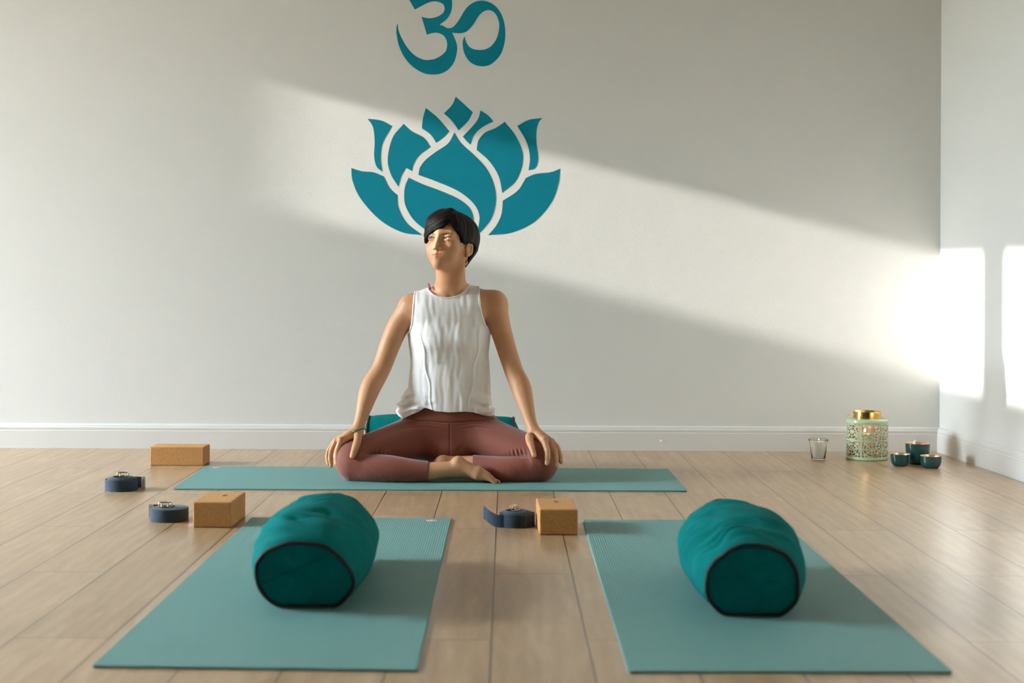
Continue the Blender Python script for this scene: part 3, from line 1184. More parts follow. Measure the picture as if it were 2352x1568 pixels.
def candle(label, loc, r, h, wax, flame):
    t = thing("candle", label, "candle", loc)
    V, Fc = lathe([(r * 0.97, 0), (r, 0.002), (r, h - 0.002), (r * 0.96, h), (r * 0.5, h - 0.0025), (0.0006, h - 0.003)], 40, True, True)
    mesh_obj("wax_body", V, Fc, wax, t)
    V, Fc = tube([(0, 0, h - 0.004), (0.0006, 0, h + 0.003), (0.0018, 0, h + 0.007)], 0.0008, 8)
    mesh_obj("wick", V, Fc, M_WICK, t)
    s = flame
    V, Fc = lathe([(0.0003, 0.0), (0.0028 * s, 0.003 * s), (0.0036 * s, 0.0065 * s), (0.0026 * s, 0.012 * s), (0.0012 * s, 0.0165 * s), (0.0002, 0.020 * s)], 16, True, True)
    o = mesh_obj("flame", V, Fc, M_FLAME, t, loc=(0.0016, 0, h + 0.005))
    o["label"] = "small yellow flame"
    return t


jc = FL(1883, 1057.5)
jc[1] += 0.029
V, Fc = lathe([(0.0005, 0.0), (0.024, 0.0), (0.0272, 0.0015), (0.0285, 0.005), (0.0365, 0.073), (0.0372, 0.0765), (0.0405, 0.0785), (0.0415, 0.0815), (0.0405, 0.0845), (0.038, 0.0855),
               (0.0352, 0.083), (0.0342, 0.075), (0.0265, 0.0095), (0.0245, 0.0075), (0.0005, 0.0072)], 64, True, True)
jar = mesh_obj("candle_jar", V, Fc, M_GLASS, loc=tuple(jc))
tag(jar, "clear tapered glass jar on the floor holding a white candle, beside the mint lantern", "candle holder")
candle("white candle burning inside the clear glass jar", (jc[0], jc[1], 0.0076), 0.0222, 0.067, M_WAX, 0.42)

M_MINT = M("mint enamel", lin(176, 197, 162), 0.22, 0.0, Coat_Weight=0.3).m
M_GOLD = M("polished brass", lin(212, 168, 98), 0.16, 1.0).m
M_COPPER = M("copper lacquer inside", lin(190, 112, 48), 0.38, 0.75).m
lc = FL(2003, 1059)
LR = 0.0845
lc[1] += LR
LH = 0.166
lan = thing("lantern", "mint green pierced metal lantern with a brass collar, standing in the corner", "lantern", tuple(lc), 0.0)


def pierced(p, q):
    r = math.hypot(p, q)
    th = math.atan2(q, p)
    s4 = abs(math.sin(4 * th))
    ed = max(abs(p), abs(q))
    cp, cq = 1 - abs(p), 1 - abs(q)
    tc = math.hypot(cp, cq)
    if 0.22 < r < 0.50 and s4 > 0.50 + 0.9 * abs(r - 0.38):
        return True
    if 0.60 < r < 0.79 and s4 > 0.36:
        return True
    if 0.17 < tc < 0.34 and cp > 0.09 and cq > 0.09:
        return True
    if 0.885 < r < 1.10 and ed < 0.90 and tc > 0.43 and s4 > 0.38:
        return True
    return False


def pierced_shell(name, R, mat, parent, flip=False, rim=True):
    NC, NZ = 420, 106
    z0, z1 = 0.012, 0.152
    zs = [z0 + (z1 - z0) * j / NZ for j in range(NZ + 1)]
    V, Fc = [], []
    for z in zs:
        for k in range(NC):
            a = 2 * math.pi * k / NC
            V.append((R * math.cos(a), R * math.sin(a), z))
    for j in range(NZ):
        zc_ = ((zs[j] + zs[j + 1]) / 2 - z0) / (z1 - z0)
        q = ((zc_ * 2) % 1.0) * 2 - 1
        for k in range(NC):
            a = (k + 0.5) / NC * 6 + 1.5 + 0.5
            p = (a % 1.0) * 2 - 1
            if pierced(p, q):
                continue
            l = (k + 1) % NC
            Fc.append((j * NC + k, j * NC + l, (j + 1) * NC + l, (j + 1) * NC + k))
    used = sorted({i for f in Fc for i in f})
    mp = {g: i for i, g in enumerate(used)}
    V = [V[i] for i in used]
    Fc = [tuple(mp[i] for i in f) for f in Fc]
    if flip:
        Fc = [f[::-1] for f in Fc]
    return mesh_obj(name, V, Fc, mat, parent)


pierced_shell("pierced_body", LR, M_MINT, lan)
pierced_shell("inner_lining", LR - 0.0011, M_COPPER, lan, True)
V, Fc = lathe([(LR - 0.001, 0.0125), (LR + 0.0002, 0.0125), (LR + 0.001, 0.010), (LR + 0.0013, 0.004), (LR + 0.0008, 0.001), (LR - 0.004, 0.0), (0.001, 0.0)], 96, False, False)
mesh_obj("base_rim", V, [q[::-1] for q in Fc], M_MINT, lan)
V, Fc = lathe([(LR - 0.001, 0.1515), (LR + 0.0002, 0.1515), (LR + 0.0010, 0.1535), (LR + 0.0004, 0.1555), (LR + 0.0006, 0.160), (LR - 0.0012, 0.1648), (LR - 0.006, 0.1668), (0.062, 0.1685), (0.056, 0.1690)], 96, False, False)
mesh_obj("shoulder", V, Fc, M_MINT, lan)
V, Fc = lathe([(0.0572, 0.1675), (0.0572, 0.196), (0.0566, 0.1972), (0.0556, 0.1966), (0.0556, 0.1675)], 96, False, False)
mesh_obj("collar", V, Fc, M_GOLD, lan)["label"] = "polished brass collar"
pts = []
for k in range(41):
    a = math.pi * (k / 40)
    # bail folded down behind the collar, resting on the shoulder
    ca, sa = math.cos(a), math.sin(a)
    A_, D_ = np.array((-0.951, -0.309, 0.0)), np.array((-0.309, 0.951, 0.0))
    pts.append(np.array((0, 0, 0.1875)) + A_ * ca * (0.0585 + 0.034 * sa ** 0.7) + D_ * 0.080 * sa + np.array((0, 0, -0.0165 * min(1.0, sa * 1.35))))
V, Fc = tube(pts, 0.0012, 8)
mesh_obj("bail_handle", V, Fc, M_GOLD, lan)["label"] = "thin brass wire handle folded down"
for sgn in (-1, 1):
    V, Fc = lathe([(0.003, 0), (0.003, 0.0012), (0.0015, 0.0022), (0.0002, 0.0024)], 16, True, True)
    d_ = Vector((-0.951, -0.309, 0.0)) * sgn
    o = mesh_obj("handle_rivet", V, Fc, M_GOLD, lan, loc=tuple(d_ * 0.0570 + Vector((0, 0, 0.1875))))
    o.rotation_euler = d_.to_track_quat("Z", "Y").to_euler()
V, Fc = lathe([(LR - 0.003, 0.0030), (0.001, 0.0035)], 64, False, False)
mesh_obj("floor_plate", V, Fc, M_COPPER, lan)
candle("cream pillar candle burning inside the pierced mint lantern", (lc[0] - 0.010, lc[1] + 0.005, 0.0042), 0.0375, 0.100, M_CREAM, 1.1)

M_ENAMEL = M("dark teal enamel", lin(12, 72, 76), 0.16, 0.0, Coat_Weight=0.4).m
M_ROSE = M("rose gold lining", lin(226, 184, 150), 0.28, 0.85).m


def bowl(label, loc, r, h, profile):
    t = thing("bowl", label, "bowl", loc, 0.0, "dark teal bowls in the corner")
    out = [(max(r * a, 0.0005), h * b) for a, b in profile]
    V, Fc = lathe(out, 72, True, False)
    mesh_obj("enamel_shell", V, Fc, M_ENAMEL, t)
    th = 0.0016
    inn = [out[-1]] + [(out[-1][0] - 0.0006, h + 0.0007), (out[-1][0] - th, h)] + [(max(a - th, 0.0004), max(b, 0.002) + (0.0015 if b < 0.3 * h else 0)) for a, b in out[-2::-1]]
    V, Fc = lathe(inn, 72, False, False)
    mesh_obj("lining", V, [q for q in Fc], M_ROSE, t)["label"] = "rose gold lining and rim"
    return t


ROUND = [(0.0, 0.0), (0.55, 0.0), (0.68, 0.03), (0.82, 0.13), (0.92, 0.30), (0.975, 0.5), (1.0, 0.75), (1.0, 1.0)]
TALL = [(0.0, 0.0), (0.60, 0.0), (0.72, 0.015), (0.84, 0.07), (0.905, 0.16), (0.935, 0.30), (0.965, 0.6), (1.0, 1.0)]
p = FL(2113, 1068)
bowl("large dark teal bowl with a rose gold lining, standing behind the two small ones", (p[0] + 0.001, p[1] + 0.038, 0), 0.0490, 0.084, TALL)
p = FL(2072.5, 1071.5)
bowl("small dark teal bowl with a rose gold lining, next to the mint lantern", (p[0], p[1] + 0.030, 0), 0.0388, 0.0475, ROUND)
p = FL(2143, 1076.5)
bowl("small dark teal bowl with a rose gold lining, nearest the right wall", (p[0], p[1] + 0.031, 0), 0.0408, 0.0480, ROUND)
# ---------------------------------------------------------------- the seated woman
person = thing("person", "person sitting cross-legged on a teal mat in a white sleeveless top and terracotta leggings", "person", tuple(W(1035, 1040, 5.5) * np.array((1, 1, 0)) + np.array((0, 0, MT))))


def keep_world(o):
    o.parent = person
    o.matrix_parent_inverse = Matrix.Translation(-Vector(person.location))
    return o


# head frame: turned 25 degrees to her right, chin lifted 9 degrees
YAW, PIT = math.radians(25), math.radians(9)
cy_, sy_, cp_, sp_ = math.cos(YAW), math.sin(YAW), math.cos(PIT), math.sin(PIT)
Rz = np.array(((cy_, sy_, 0), (-sy_, cy_, 0), (0, 0, 1)))
Rx = np.array(((1, 0, 0), (0, cp_, sp_), (0, -sp_, cp_)))
HD = Frame(W(1032, 556, 5.47), Rz @ Rx)

SHL, SHR = W(946, 706, 5.54), W(1135, 698, 5.54)


def torso_prims(o):
    out = []
    out.append((ell(W(1033, 768, 5.55), (0.135 + o, 0.082 + o, 0.145 + o)), 0.03))
    nb = W(1036, 678, 5.545)
    out.append((cone(nb, SHL, 0.047 + o, 0.046 + o), 0.035))
    out.append((cone(nb, SHR, 0.047 + o, 0.046 + o), 0.035))
    out.append((cone(W(985, 716, 5.515), W(1083, 712, 5.515), 0.056 + o, 0.056 + o), 0.04))
    return out


def neck_prims(o):
    return [(cone(HD.w((0.0, 0.024, -0.05)), W(1034, 684, 5.535), 0.0525 + o, 0.058 + o), 0.02)]


def arm(sh, mid, el, fb, wr0, wr1):
    k = (sh, mid, el, fb, wr0, wr1)
    return [(chain([p for p, _ in k], [r for _, r in k], 5), 0.022)]


ARM_L = arm((SHL, 0.0475), (W(909, 760, 5.535), 0.0405), (W(876, 846, 5.505), 0.0352), (W(850, 893, 5.47), 0.0372), (W(829, 962, 5.41), 0.0225), (W(821, 988, 5.388), 0.0225))
ARM_R = arm((SHR, 0.0485), (W(1150, 756, 5.535), 0.0395), (W(1178, 846, 5.505), 0.0350), (W(1198, 893, 5.47), 0.0370), (W(1217, 962, 5.41), 0.0225), (W(1226, 988, 5.388), 0.0225))


def hand(wrist, mcps, rads, fingers, thumb):
    """list of (prim, k): palm, then every finger as a chain of its own"""
    out = []
    for m, r in zip(mcps, rads):
        out.append((cone(wrist, m, 0.0190, r), 0.006))
    out.append((cone(mcps[0], mcps[-1], 0.0105, 0.0095), 0.008))
    for ch in fingers:
        out.append((chain([p for p, _ in ch], [r for _, r in ch], 4), 0.0022))
        for p, a in ch[1:-1]:
            out.append((ell(p, (a * 1.06,) * 3), 0.003))
    out.append((chain([p for p, _ in thumb], [r for _, r in thumb], 4), 0.005))
    return out


def fg(pts, r):
    return [(W(*p), a) for p, a in zip(pts, r)]


FR = (0.0096, 0.0084, 0.0077, 0.0064)
L_F = [fg([(783, 1010, 5.352), (774, 1034, 5.345), (772, 1050, 5.340), (772.5, 1064, 5.334)], FR),
       fg([(772, 1011, 5.366), (760.5, 1035, 5.366), (758.5, 1053, 5.362), (760, 1070, 5.356)], FR),
       fg([(767, 1015, 5.384), (754.5, 1035, 5.390), (752, 1051, 5.388), (753.5, 1066, 5.382)], (0.0094, 0.0082, 0.0074, 0.0062)),
       fg([(768, 1020, 5.402), (756, 1037, 5.410), (754, 1048, 5.409), (755, 1058, 5.405)], (0.0086, 0.0072, 0.0064, 0.0056))]
L_T = fg([(822, 1000, 5.362), (820, 1014, 5.338), (814.5, 1032, 5.307), (809, 1047, 5.293)], (0.0135, 0.0112, 0.0098, 0.0080))
HAND_L = hand(W(820, 990, 5.385), [c[0][0] for c in L_F], (0.0112, 0.0112, 0.0105, 0.0095), L_F, L_T)
R_F = [fg([(1250.5, 1010, 5.340), (1257.5, 1034, 5.308), (1258, 1050, 5.300), (1256, 1064, 5.297)], FR),
       fg([(1262, 1010, 5.352), (1274.5, 1034, 5.338), (1276.5, 1052, 5.333), (1276.5, 1067, 5.330)], FR),
       fg([(1268, 1013, 5.370), (1281, 1027, 5.366), (1287, 1045, 5.362), (1289.5, 1061, 5.360)], (0.0094, 0.0082, 0.0074, 0.0062)),
       fg([(1269, 1018, 5.390), (1281, 1033, 5.392), (1285, 1046, 5.390), (1287, 1057, 5.388)], (0.0086, 0.0072, 0.0064, 0.0056))]
R_T = fg([(1216, 1001, 5.360), (1217, 1014, 5.337), (1222, 1030, 5.307), (1226.5, 1045, 5.294)], (0.0135, 0.0112, 0.0098, 0.0080))
HAND_R = hand(W(1227, 990, 5.385), [c[0][0] for c in R_F], (0.0112, 0.0112, 0.0105, 0.0095), R_F, R_T)

KNL, KNR = W(813, 1054.5, 5.368), W(1238, 1054.5, 5.368)
XCUT_L, XCUT_R = W(985, 1082, 5.305)[0], W(1086, 1066, 5.40)[0]


def leg_prims(o, cut):
    out = [(ell(W(1033, 985, 5.555), (0.170 + o, 0.112 + o, 0.105 + o)), 0.03),
           (ell(W(1031, 948, 5.545), (0.150 + o, 0.098 + o, 0.085 + o)), 0.03),
           (ell(W(1033, 1032, 5.50), (0.100 + o, 0.075 + o, 0.062 + o)), 0.03),
           (cone(W(985, 992, 5.545), KNL, 0.083 + o, 0.0700 + o), 0.045),
           (cone(W(1083, 992, 5.545), KNR, 0.083 + o, 0.0700 + o), 0.045)]
    cl = (lambda x, y, z: (x - XCUT_L).astype(np.float32)) if cut else None
    cr = (lambda x, y, z: (XCUT_R - x).astype(np.float32)) if cut else None
    cl_ = [(815, 1073, 5.348, 0.0530), (850, 1075, 5.330, 0.0520), (895, 1076.5, 5.316, 0.0490), (942, 1080, 5.308, 0.0415), (992, 1082, 5.303, 0.0340)]
    cr_ = [(1240, 1072, 5.352, 0.0540), (1205, 1076, 5.345, 0.0520), (1165, 1078, 5.346, 0.0475), (1125, 1073, 5.372, 0.0410), (1082, 1066, 5.402, 0.0355)]

    def limb(rows, c):
        fn, lo, hi = chain([W(*q[:3]) for q in rows], [q[3] + o for q in rows], 4)
        return ((lambda x, y, z: np.maximum(fn(x, y, z), c(x, y, z))) if c else fn), lo, hi
    calf = [(limb(cl_, cl), 0.012), (limb(cr_, cr), 0.012)]
    return out, calf


# ---- skin: head, neck, torso, arms, hands, legs, feet in one surface
SK = Field([(-0.675, -0.505, 0.0015), (-0.505, -0.325, 0.0026), (-0.325, -0.085, 0.00135), (-0.085, 0.06, 0.0024), (0.06, 0.225, 0.0015)],
           [(5.215, 5.60, 0.0016), (5.60, 5.70, 0.0035)],
           [(0.004, 0.03, 0.002), (0.03, 0.21, 0.0015), (0.21, 0.66, 0.0028), (0.66, 0.73, 0.002), (0.73, 0.985, 0.00135)])
# head
f = HD
for p, k in [(ell((0, 0.012, 0.032), (0.0735, 0.094, 0.074), f), 0.01),
             (ell((0, -0.022, -0.030), (0.0600, 0.070, 0.081), f), 0.025),
             (ell((0, -0.0715, -0.0925), (0.0165, 0.0180, 0.0165), f), 0.024),
             (hcone(f, (0.0465, 0.002, -0.056), (0.012, -0.062, -0.093), 0.0130, 0.0130), 0.024),
             (hcone(f, (-0.0465, 0.002, -0.056), (-0.012, -0.062, -0.093), 0.0130, 0.0130), 0.024),
             (ell((0.0400, -0.0545, -0.0290), (0.0215, 0.0225, 0.0190), f), 0.020),
             (ell((0.0300, -0.0570, -0.0560), (0.0180, 0.0210, 0.0215), f), 0.022),
             (ell((-0.0400, -0.0545, -0.0290), (0.0215, 0.0225, 0.0190), f), 0.020),
             (ell((-0.0300, -0.0570, -0.0560), (0.0180, 0.0210, 0.0215), f), 0.022),
             (hcone(f, (-0.040, -0.066, 0.017), (0, -0.080, 0.019), 0.012, 0.013), 0.014),
             (hcone(f, (0.040, -0.066, 0.017), (0, -0.080, 0.019), 0.012, 0.013), 0.014),
             (ell((0, -0.079, -0.064), (0.026, 0.016, 0.020), f), 0.016)]:
    SK.add(p, k)
for s in (-1, 1):
    SK.add(ell((s * 0.0440, 0.012, -0.028), (0.0240, 0.036, 0.046), f), 0.022)
for s in (-1, 1):
    SK.sub(ell((s * 0.0320, -0.0985, -0.0015), (0.0185, 0.0185, 0.0135), f), 0.011)
for p, k in [(hcone(f, (0, -0.085, 0.010), (0, -0.1005, -0.030), 0.0062, 0.0072), 0.009),
             (ell((0, -0.1025, -0.0372), (0.0082, 0.0088, 0.0078), f), 0.006),
             (ell((0.0108, -0.0940, -0.0398), (0.0058, 0.0080, 0.0062), f), 0.004),
             (ell((-0.0108, -0.0940, -0.0398), (0.0058, 0.0080, 0.0062), f), 0.004),
             (hcone(f, (0, -0.096, -0.044), (0, -0.091, -0.054), 0.0038, 0.0046), 0.007)]:
    SK.add(p, k)
for s in (-1, 1):
    SK.sub(ell((s * 0.0056, -0.0990, -0.0460), (0.0030, 0.0045, 0.0030), f), 0.002)
    SK.add(ell((s * 0.0318, -0.0735, 0.0), (0.0160, 0.0140, 0.0130), f), 0.004)      # lids
for s in (-1, 1):
    SK.sub(ell((s * 0.0315, -0.0900, -0.0006), (0.0150, 0.0150, 0.0044), f), 0.0016)  # eye openings
for p, k in [(hcone(f, (-0.0235, -0.0815, -0.0605), (0, -0.0930, -0.0592), 0.0022, 0.0046), 0.004),
             (hcone(f, (0.0235, -0.0815, -0.0605), (0, -0.0930, -0.0592), 0.0022, 0.0046), 0.004),
             (hcone(f, (-0.0165, -0.0840, -0.0662), (0, -0.0922, -0.0700), 0.0034, 0.0056), 0.004),
             (hcone(f, (0.0165, -0.0840, -0.0662), (0, -0.0922, -0.0700), 0.0034, 0.0056), 0.004)]:
    SK.add(p, k)
for s in (-1, 1):
    SK.add(hcone(f, (s * 0.055, 0.006, -0.030), (s * 0.074, 0.008, -0.030), 0.013, 0.009), 0.006)
    SK.add(ell((s * 0.0770, 0.0130, -0.0260), (0.0062, 0.0215, 0.0265), f), 0.004)      # ears
    SK.add(ell((s * 0.0810, 0.0240, -0.0220), (0.0048, 0.0130, 0.0220), f), 0.004)
    SK.sub(ell((s * 0.0850, 0.0120, -0.0250), (0.0085, 0.0115, 0.0165), f), 0.002)
    SK.add(ell((s * 0.0745, 0.0030, -0.0490), (0.0050, 0.0070, 0.0075), f), 0.004)
    SK.add(ell((s * 0.0755, -0.0015, -0.0300), (0.0040, 0.0035, 0.0055), f), 0.003)


def mouth_line(x, y, z):
    lx, ly, lz = f.to_local(x, y, z)
    zl = -0.0643 + 0.0030 * (lx / 0.025) ** 2
    w = np.clip((0.0260 - np.abs(lx)) / 0.006, 0, 1) * (ly < -0.06)
    return (0.0021 * np.exp(-((lz - zl) / 0.0013) ** 2) * w).astype(np.float32)


cm = HD.w((0, -0.085, -0.064))
SK.disp(mouth_line, cm - 0.035, cm + 0.035)
for p, k in neck_prims(0.0):
    SK.add(p, k)
SK.add(cone(HD.w((0.050, 0.020, -0.055)), W(1040, 686, 5.490), 0.011, 0.009), 0.018)
SK.add(cone(HD.w((-0.050, 0.020, -0.055)), W(1026, 686, 5.490), 0.011, 0.009), 0.018)
for p, k in torso_prims(0.0):
    SK.add(p, k)
SK.add(cone(W(1027, 690, 5.478), W(960, 690, 5.50), 0.0075, 0.0075), 0.014)
SK.add(cone(W(1040, 690, 5.478), W(1112, 686, 5.50), 0.0075, 0.0075), 0.014)
SK.sub(ell(W(1033.5, 686, 5.468), (0.010, 0.010, 0.012)), 0.012)
SK.add(ell(W(1032, 880, 5.55), (0.115, 0.075, 0.14)), 0.04)
for p, k in ARM_L + ARM_R:
    SK.add(p, k)
for p, k in HAND_L + HAND_R:
    SK.add(p, k, 0.02)
a, b = leg_prims(-0.022, False)
for p, k in a + b:
    SK.add(p, k)
# front foot (her right): shin, ankle bones, heel, instep, toes
for p, k in [(cone(W(985, 1082, 5.303), W(1046, 1076, 5.303), 0.0320, 0.0280), 0.01),
             (cone(W(1040, 1080, 5.312), W(1060, 1074, 5.310), 0.0270, 0.0290), 0.012),
             (ell(W(1052, 1060, 5.305), (0.021, 0.019, 0.021)), 0.014),
             (cone(W(1052, 1066, 5.30), W(1098, 1086, 5.290), 0.0230, 0.0235), 0.012),
             (cone(W(1060, 1084, 5.33), W(1100, 1092, 5.31), 0.0240, 0.0200), 0.012),
             (cone(W(1098, 1086, 5.29), W(1118, 1093, 5.286), 0.0225, 0.0170), 0.010),
             (cone(W(1114, 1091, 5.280), W(1127, 1098, 5.276), 0.0140, 0.0116), 0.005),
             (cone(W(1127, 1098, 5.276), W(1136, 1105.5, 5.274), 0.0116, 0.0098), 0.003),
             (cone(W(1118, 1096, 5.296), W(1134, 1102, 5.291), 0.0105, 0.0082), 0.004),
             (cone(W(1134, 1102, 5.291), W(1145, 1107, 5.289), 0.0086, 0.0076), 0.002),
             (cone(W(1117, 1098, 5.312), W(1143, 1106, 5.306), 0.0100, 0.0068), 0.003),
             (cone(W(1114, 1099, 5.328), W(1138, 1106, 5.322), 0.0095, 0.0064), 0.003),
             (cone(W(1110, 1100, 5.342), W(1132, 1105, 5.338), 0.0090, 0.0060), 0.003),
             # rear foot (her left), tucked under
             (cone(W(1090, 1066, 5.40), W(1040, 1066, 5.42), 0.0320, 0.0290), 0.01),
             (ell(W(1018, 1064, 5.415), (0.034, 0.032, 0.031)), 0.015),
             (cone(W(1018, 1070, 5.43), W(950, 1084, 5.455), 0.0300, 0.0200), 0.015),
             (cone(W(950, 1084, 5.455), W(918, 1092, 5.462), 0.0190, 0.0110), 0.010)]:
    SK.add(p, k)
P, Q = SK.mesh(1)
P, Q = keep_largest(P, Q)
P[:, 2] = np.maximum(P[:, 2], MT + 0.0003)
# own colour of lips, nails, knuckles, cheeks
L = np.stack(HD.to_local(P[:, 0], P[:, 1], P[:, 2]), 1).astype(np.float64)
tint = np.ones((len(P), 4))


def paint(w, col):
    w = np.clip(w, 0, 1)[:, None]
    tint[:, :3] = tint[:, :3] * (1 - w) + np.array(col) * w


face = L[:, 1] < -0.04
paint(face * np.exp(-(((np.abs(L[:, 0]) - 0.038) / 0.020) ** 2 + ((L[:, 2] + 0.032) / 0.017) ** 2)) * 0.5, (1.0, 0.84, 0.80))
mx = np.abs(L[:, 0]) / 0.0250
up = -0.0570 - 0.0038 * mx ** 2 - 0.0012 * np.exp(-(L[:, 0] / 0.004) ** 2)
lo_ = -0.0745 + 0.0118 * mx ** 2
lipw = np.minimum((up - L[:, 2]) / 0.0012, (L[:, 2] - lo_) / 0.0012)
paint(face * (L[:, 1] < -0.076) * np.clip(lipw, 0, 1) * np.clip((1 - mx) / 0.15, 0, 1) * 0.85, (0.86, 0.60, 0.62))
paint(face * (np.abs(L[:, 0]) > 0.016) * (np.abs(L[:, 0]) < 0.047) * np.exp(-((L[:, 2] - 0.0065) / 0.0035) ** 2) * 0.35, (0.66, 0.58, 0.56))
for chs in (L_F + [L_T], R_F + [R_T]):
    for ch in chs:
        for j, (p, r) in enumerate(ch):
            if j in (0, 1):
                paint(np.exp(-(((P - p) ** 2).sum(1) / 0.010 ** 2)) * 0.3, (1.0, 0.82, 0.78))
        tip, r = ch[-1]
        pre, _ = ch[-2]
        d = (tip - pre) / np.linalg.norm(tip - pre)
        out = np.array((0, -1.0, 0.15))
        out -= d * out.dot(d)
        out /= np.linalg.norm(out)
        c = tip + out * r * 0.85
        q = P - c
        along = q @ d
        sidev = np.cross(d, out)
        wN = (np.abs(along) < 0.0072) & (np.abs(q @ sidev) < r * 0.72) & (q @ out > -r * 0.55)
        paint(wN * 0.85, (1.34, 1.34, 1.36))
M_SKIN = skin_material()
body = np_mesh("body", P, Q, [M_SKIN], None, tint)
keep_world(body)
from mathutils.bvhtree import BVHTree
dg = bpy.context.evaluated_depsgraph_get()
bvh = BVHTree.FromObject(body, dg)
del SK

# ---- eyes, lashes, brows
M_SCL = M("eye white", lin(226, 218, 208), 0.2).m
M_IRIS = M("brown iris", lin(74, 46, 28), 0.15).m
M_PUP = M("pupil", lin(8, 6, 6), 0.1).m
M_BROW = plain("dark brow hair", lin(44, 29, 22), 0.8)
gz = HD.R @ np.array((-0.30, -1.0, 0.03))
gz /= np.linalg.norm(gz)
for s in (-1, 1):
    c = HD.w((s * 0.0318, -0.0716, 0.0))
    r = 0.0126
    a = np.cross(gz, (0, 0, 1.0))
    a /= np.linalg.norm(a)
    b = np.cross(gz, a)
    angs = [0.0, 0.10, 0.20, 0.30, 0.44, 0.52, 0.7, 1.0, 1.3, 1.6, 2.0, 2.5, 3.1]
    V, Fc, fm = [], [], []
    N = 32
    for th in angs:
        for k in range(N):
            ph = 2 * math.pi * k / N
            V.append(c + r * (math.cos(th) * gz + math.sin(th) * (math.cos(ph) * a + math.sin(ph) * b)))
    for i in range(len(angs) - 1):
        for k in range(N):
            l = (k + 1) % N
            Fc.append((i * N + k, i * N + l, (i + 1) * N + l, (i + 1) * N + k))
            fm.append(2 if angs[i + 1] <= 0.2 else (1 if angs[i + 1] <= 0.46 else 0))
    o = mesh_obj("eye", V, Fc, None, None, mats=[M_SCL, M_IRIS, M_PUP], fmat=fm)
    keep_world(o)
    ey = []
    for i in range(15):
        q = -1 + 2 * i / 14
        x, z = s * 0.0315 + 0.0150 * q, -0.0006 + 0.0045 * math.sqrt(max(0, 1 - q * q)) + (0.0010 if s * q > 0.5 else 0)
        p = HD.w((x, -0.13, z))
        h = bvh.ray_cast(Vector(p), Vector(HD.R @ np.array((0, 1.0, 0))))
        y = HD.to_local(*np.array(h[0]))[1] if h[0] is not None else -0.085
        y = max(min(float(y), -0.072), -0.0885)
        ey.append(HD.w((x, y - 0.0008, z)))
    V, Fc = tube(ey, [0.0005 + 0.0006 * math.sin(math.pi * i / 14) for i in range(15)], 6)
    keep_world(mesh_obj("eyelash", V, Fc, M_BROW))
    bp = []
    for i in range(13):
        q = i / 12
        x = s * (0.0150 + 0.038 * q)
        z = 0.0120 + 0.0068 * math.sin(q * 2.3) - 0.0035 * q ** 3
        p = HD.w((x, -0.14, z))
        h = bvh.ray_cast(Vector(p), Vector(HD.R @ np.array((0, 1.0, 0))))
        if h[0] is not None:
            bp.append((np.array(h[0]), 0.0015 * (0.75 + 0.6 * q) * (1 - 0.8 * q ** 2)))
    V, Fc = tube([p for p, _ in bp], [w for _, w in bp], 8)
    keep_world(mesh_obj("eyebrow", V, Fc, M_BROW))

# ---- hair: cropped, parted on her left, swept across the forehead
HR = Field([(-0.335, -0.075, 0.0014)], [(5.33, 5.63, 0.0016)], [(0.76, 1.0, 0.0014)])


HPHI = [-180, -130, -120, -110, -95, -86, -80, -74, -66, -57, -44, -28, -16, 0, 9.5, 18, 25, 30, 36, 45, 53, 61, 66, 70, 78, 84, 92, 118, 128, 136, 180]
HZED = [-0.088, -0.088, -0.05, -0.01, -0.002, -0.008, -0.03, -0.035, -0.028, -0.016, 0.002, 0.011, 0.0165, 0.027, 0.037, 0.050, 0.0585, 0.049, 0.0375, 0.026, 0.015, 0.000, -0.018, -0.033, -0.035, -0.012, -0.004, -0.012, -0.05, -0.088, -0.088]


def hairline(x, y, z):
    """positive where the face and neck stay bare"""
    lx, ly, lz = f.to_local(x, y, z)
    phi = np.degrees(np.arctan2(lx, -ly))
    zh = np.interp(phi, HPHI, HZED).astype(np.float32)
    zh = zh + 0.0010 * np.sin(phi * 0.5) * (np.abs(phi) < 75) + 0.0006 * np.sin(phi * 1.7) * (np.abs(phi) < 75)
    return ((zh - lz) * 0.8).astype(np.float32)


for p, k in [(ell((0, 0.018, 0.036), (0.0825, 0.106, 0.082), f), 0.01),
             (ell((-0.010, -0.020, 0.052), (0.0730, 0.078, 0.068), f), 0.02),
             (ell((0.030, 0.048, 0.022), (0.060, 0.078, 0.082), f), 0.02),
             (hcone(f, (0.020, 0.066, -0.010), (0.014, 0.062, -0.070), 0.052, 0.028), 0.02),
             (hcone(f, (0.046, 0.045, -0.010), (0.036, 0.050, -0.060), 0.034, 0.022), 0.02),
             (hcone(f, (0.022, -0.050, 0.096), (-0.038, -0.062, 0.060), 0.020, 0.020), 0.02),
             (hcone(f, (-0.038, -0.062, 0.060), (-0.068, -0.050, 0.010), 0.020, 0.011), 0.02),
             (hcone(f, (0.012, -0.074, 0.062), (-0.030, -0.080, 0.034), 0.016, 0.010), 0.014),
             (hcone(f, (-0.030, -0.080, 0.034), (-0.070, -0.052, -0.010), 0.011, 0.006), 0.014),
             (hcone(f, (0.050, -0.045, 0.050), (0.066, -0.030, 0.005), 0.018, 0.010), 0.014)]:
    HR.add(p, k)
# the parting, a shallow groove over the crown
HR.sub(hcone(f, (0.036, -0.088, 0.084), (0.047, 0.000, 0.124), 0.004, 0.005), 0.008)
HR.sub(hcone(f, (0.047, 0.000, 0.124), (0.050, 0.050, 0.118), 0.005, 0.004), 0.008)
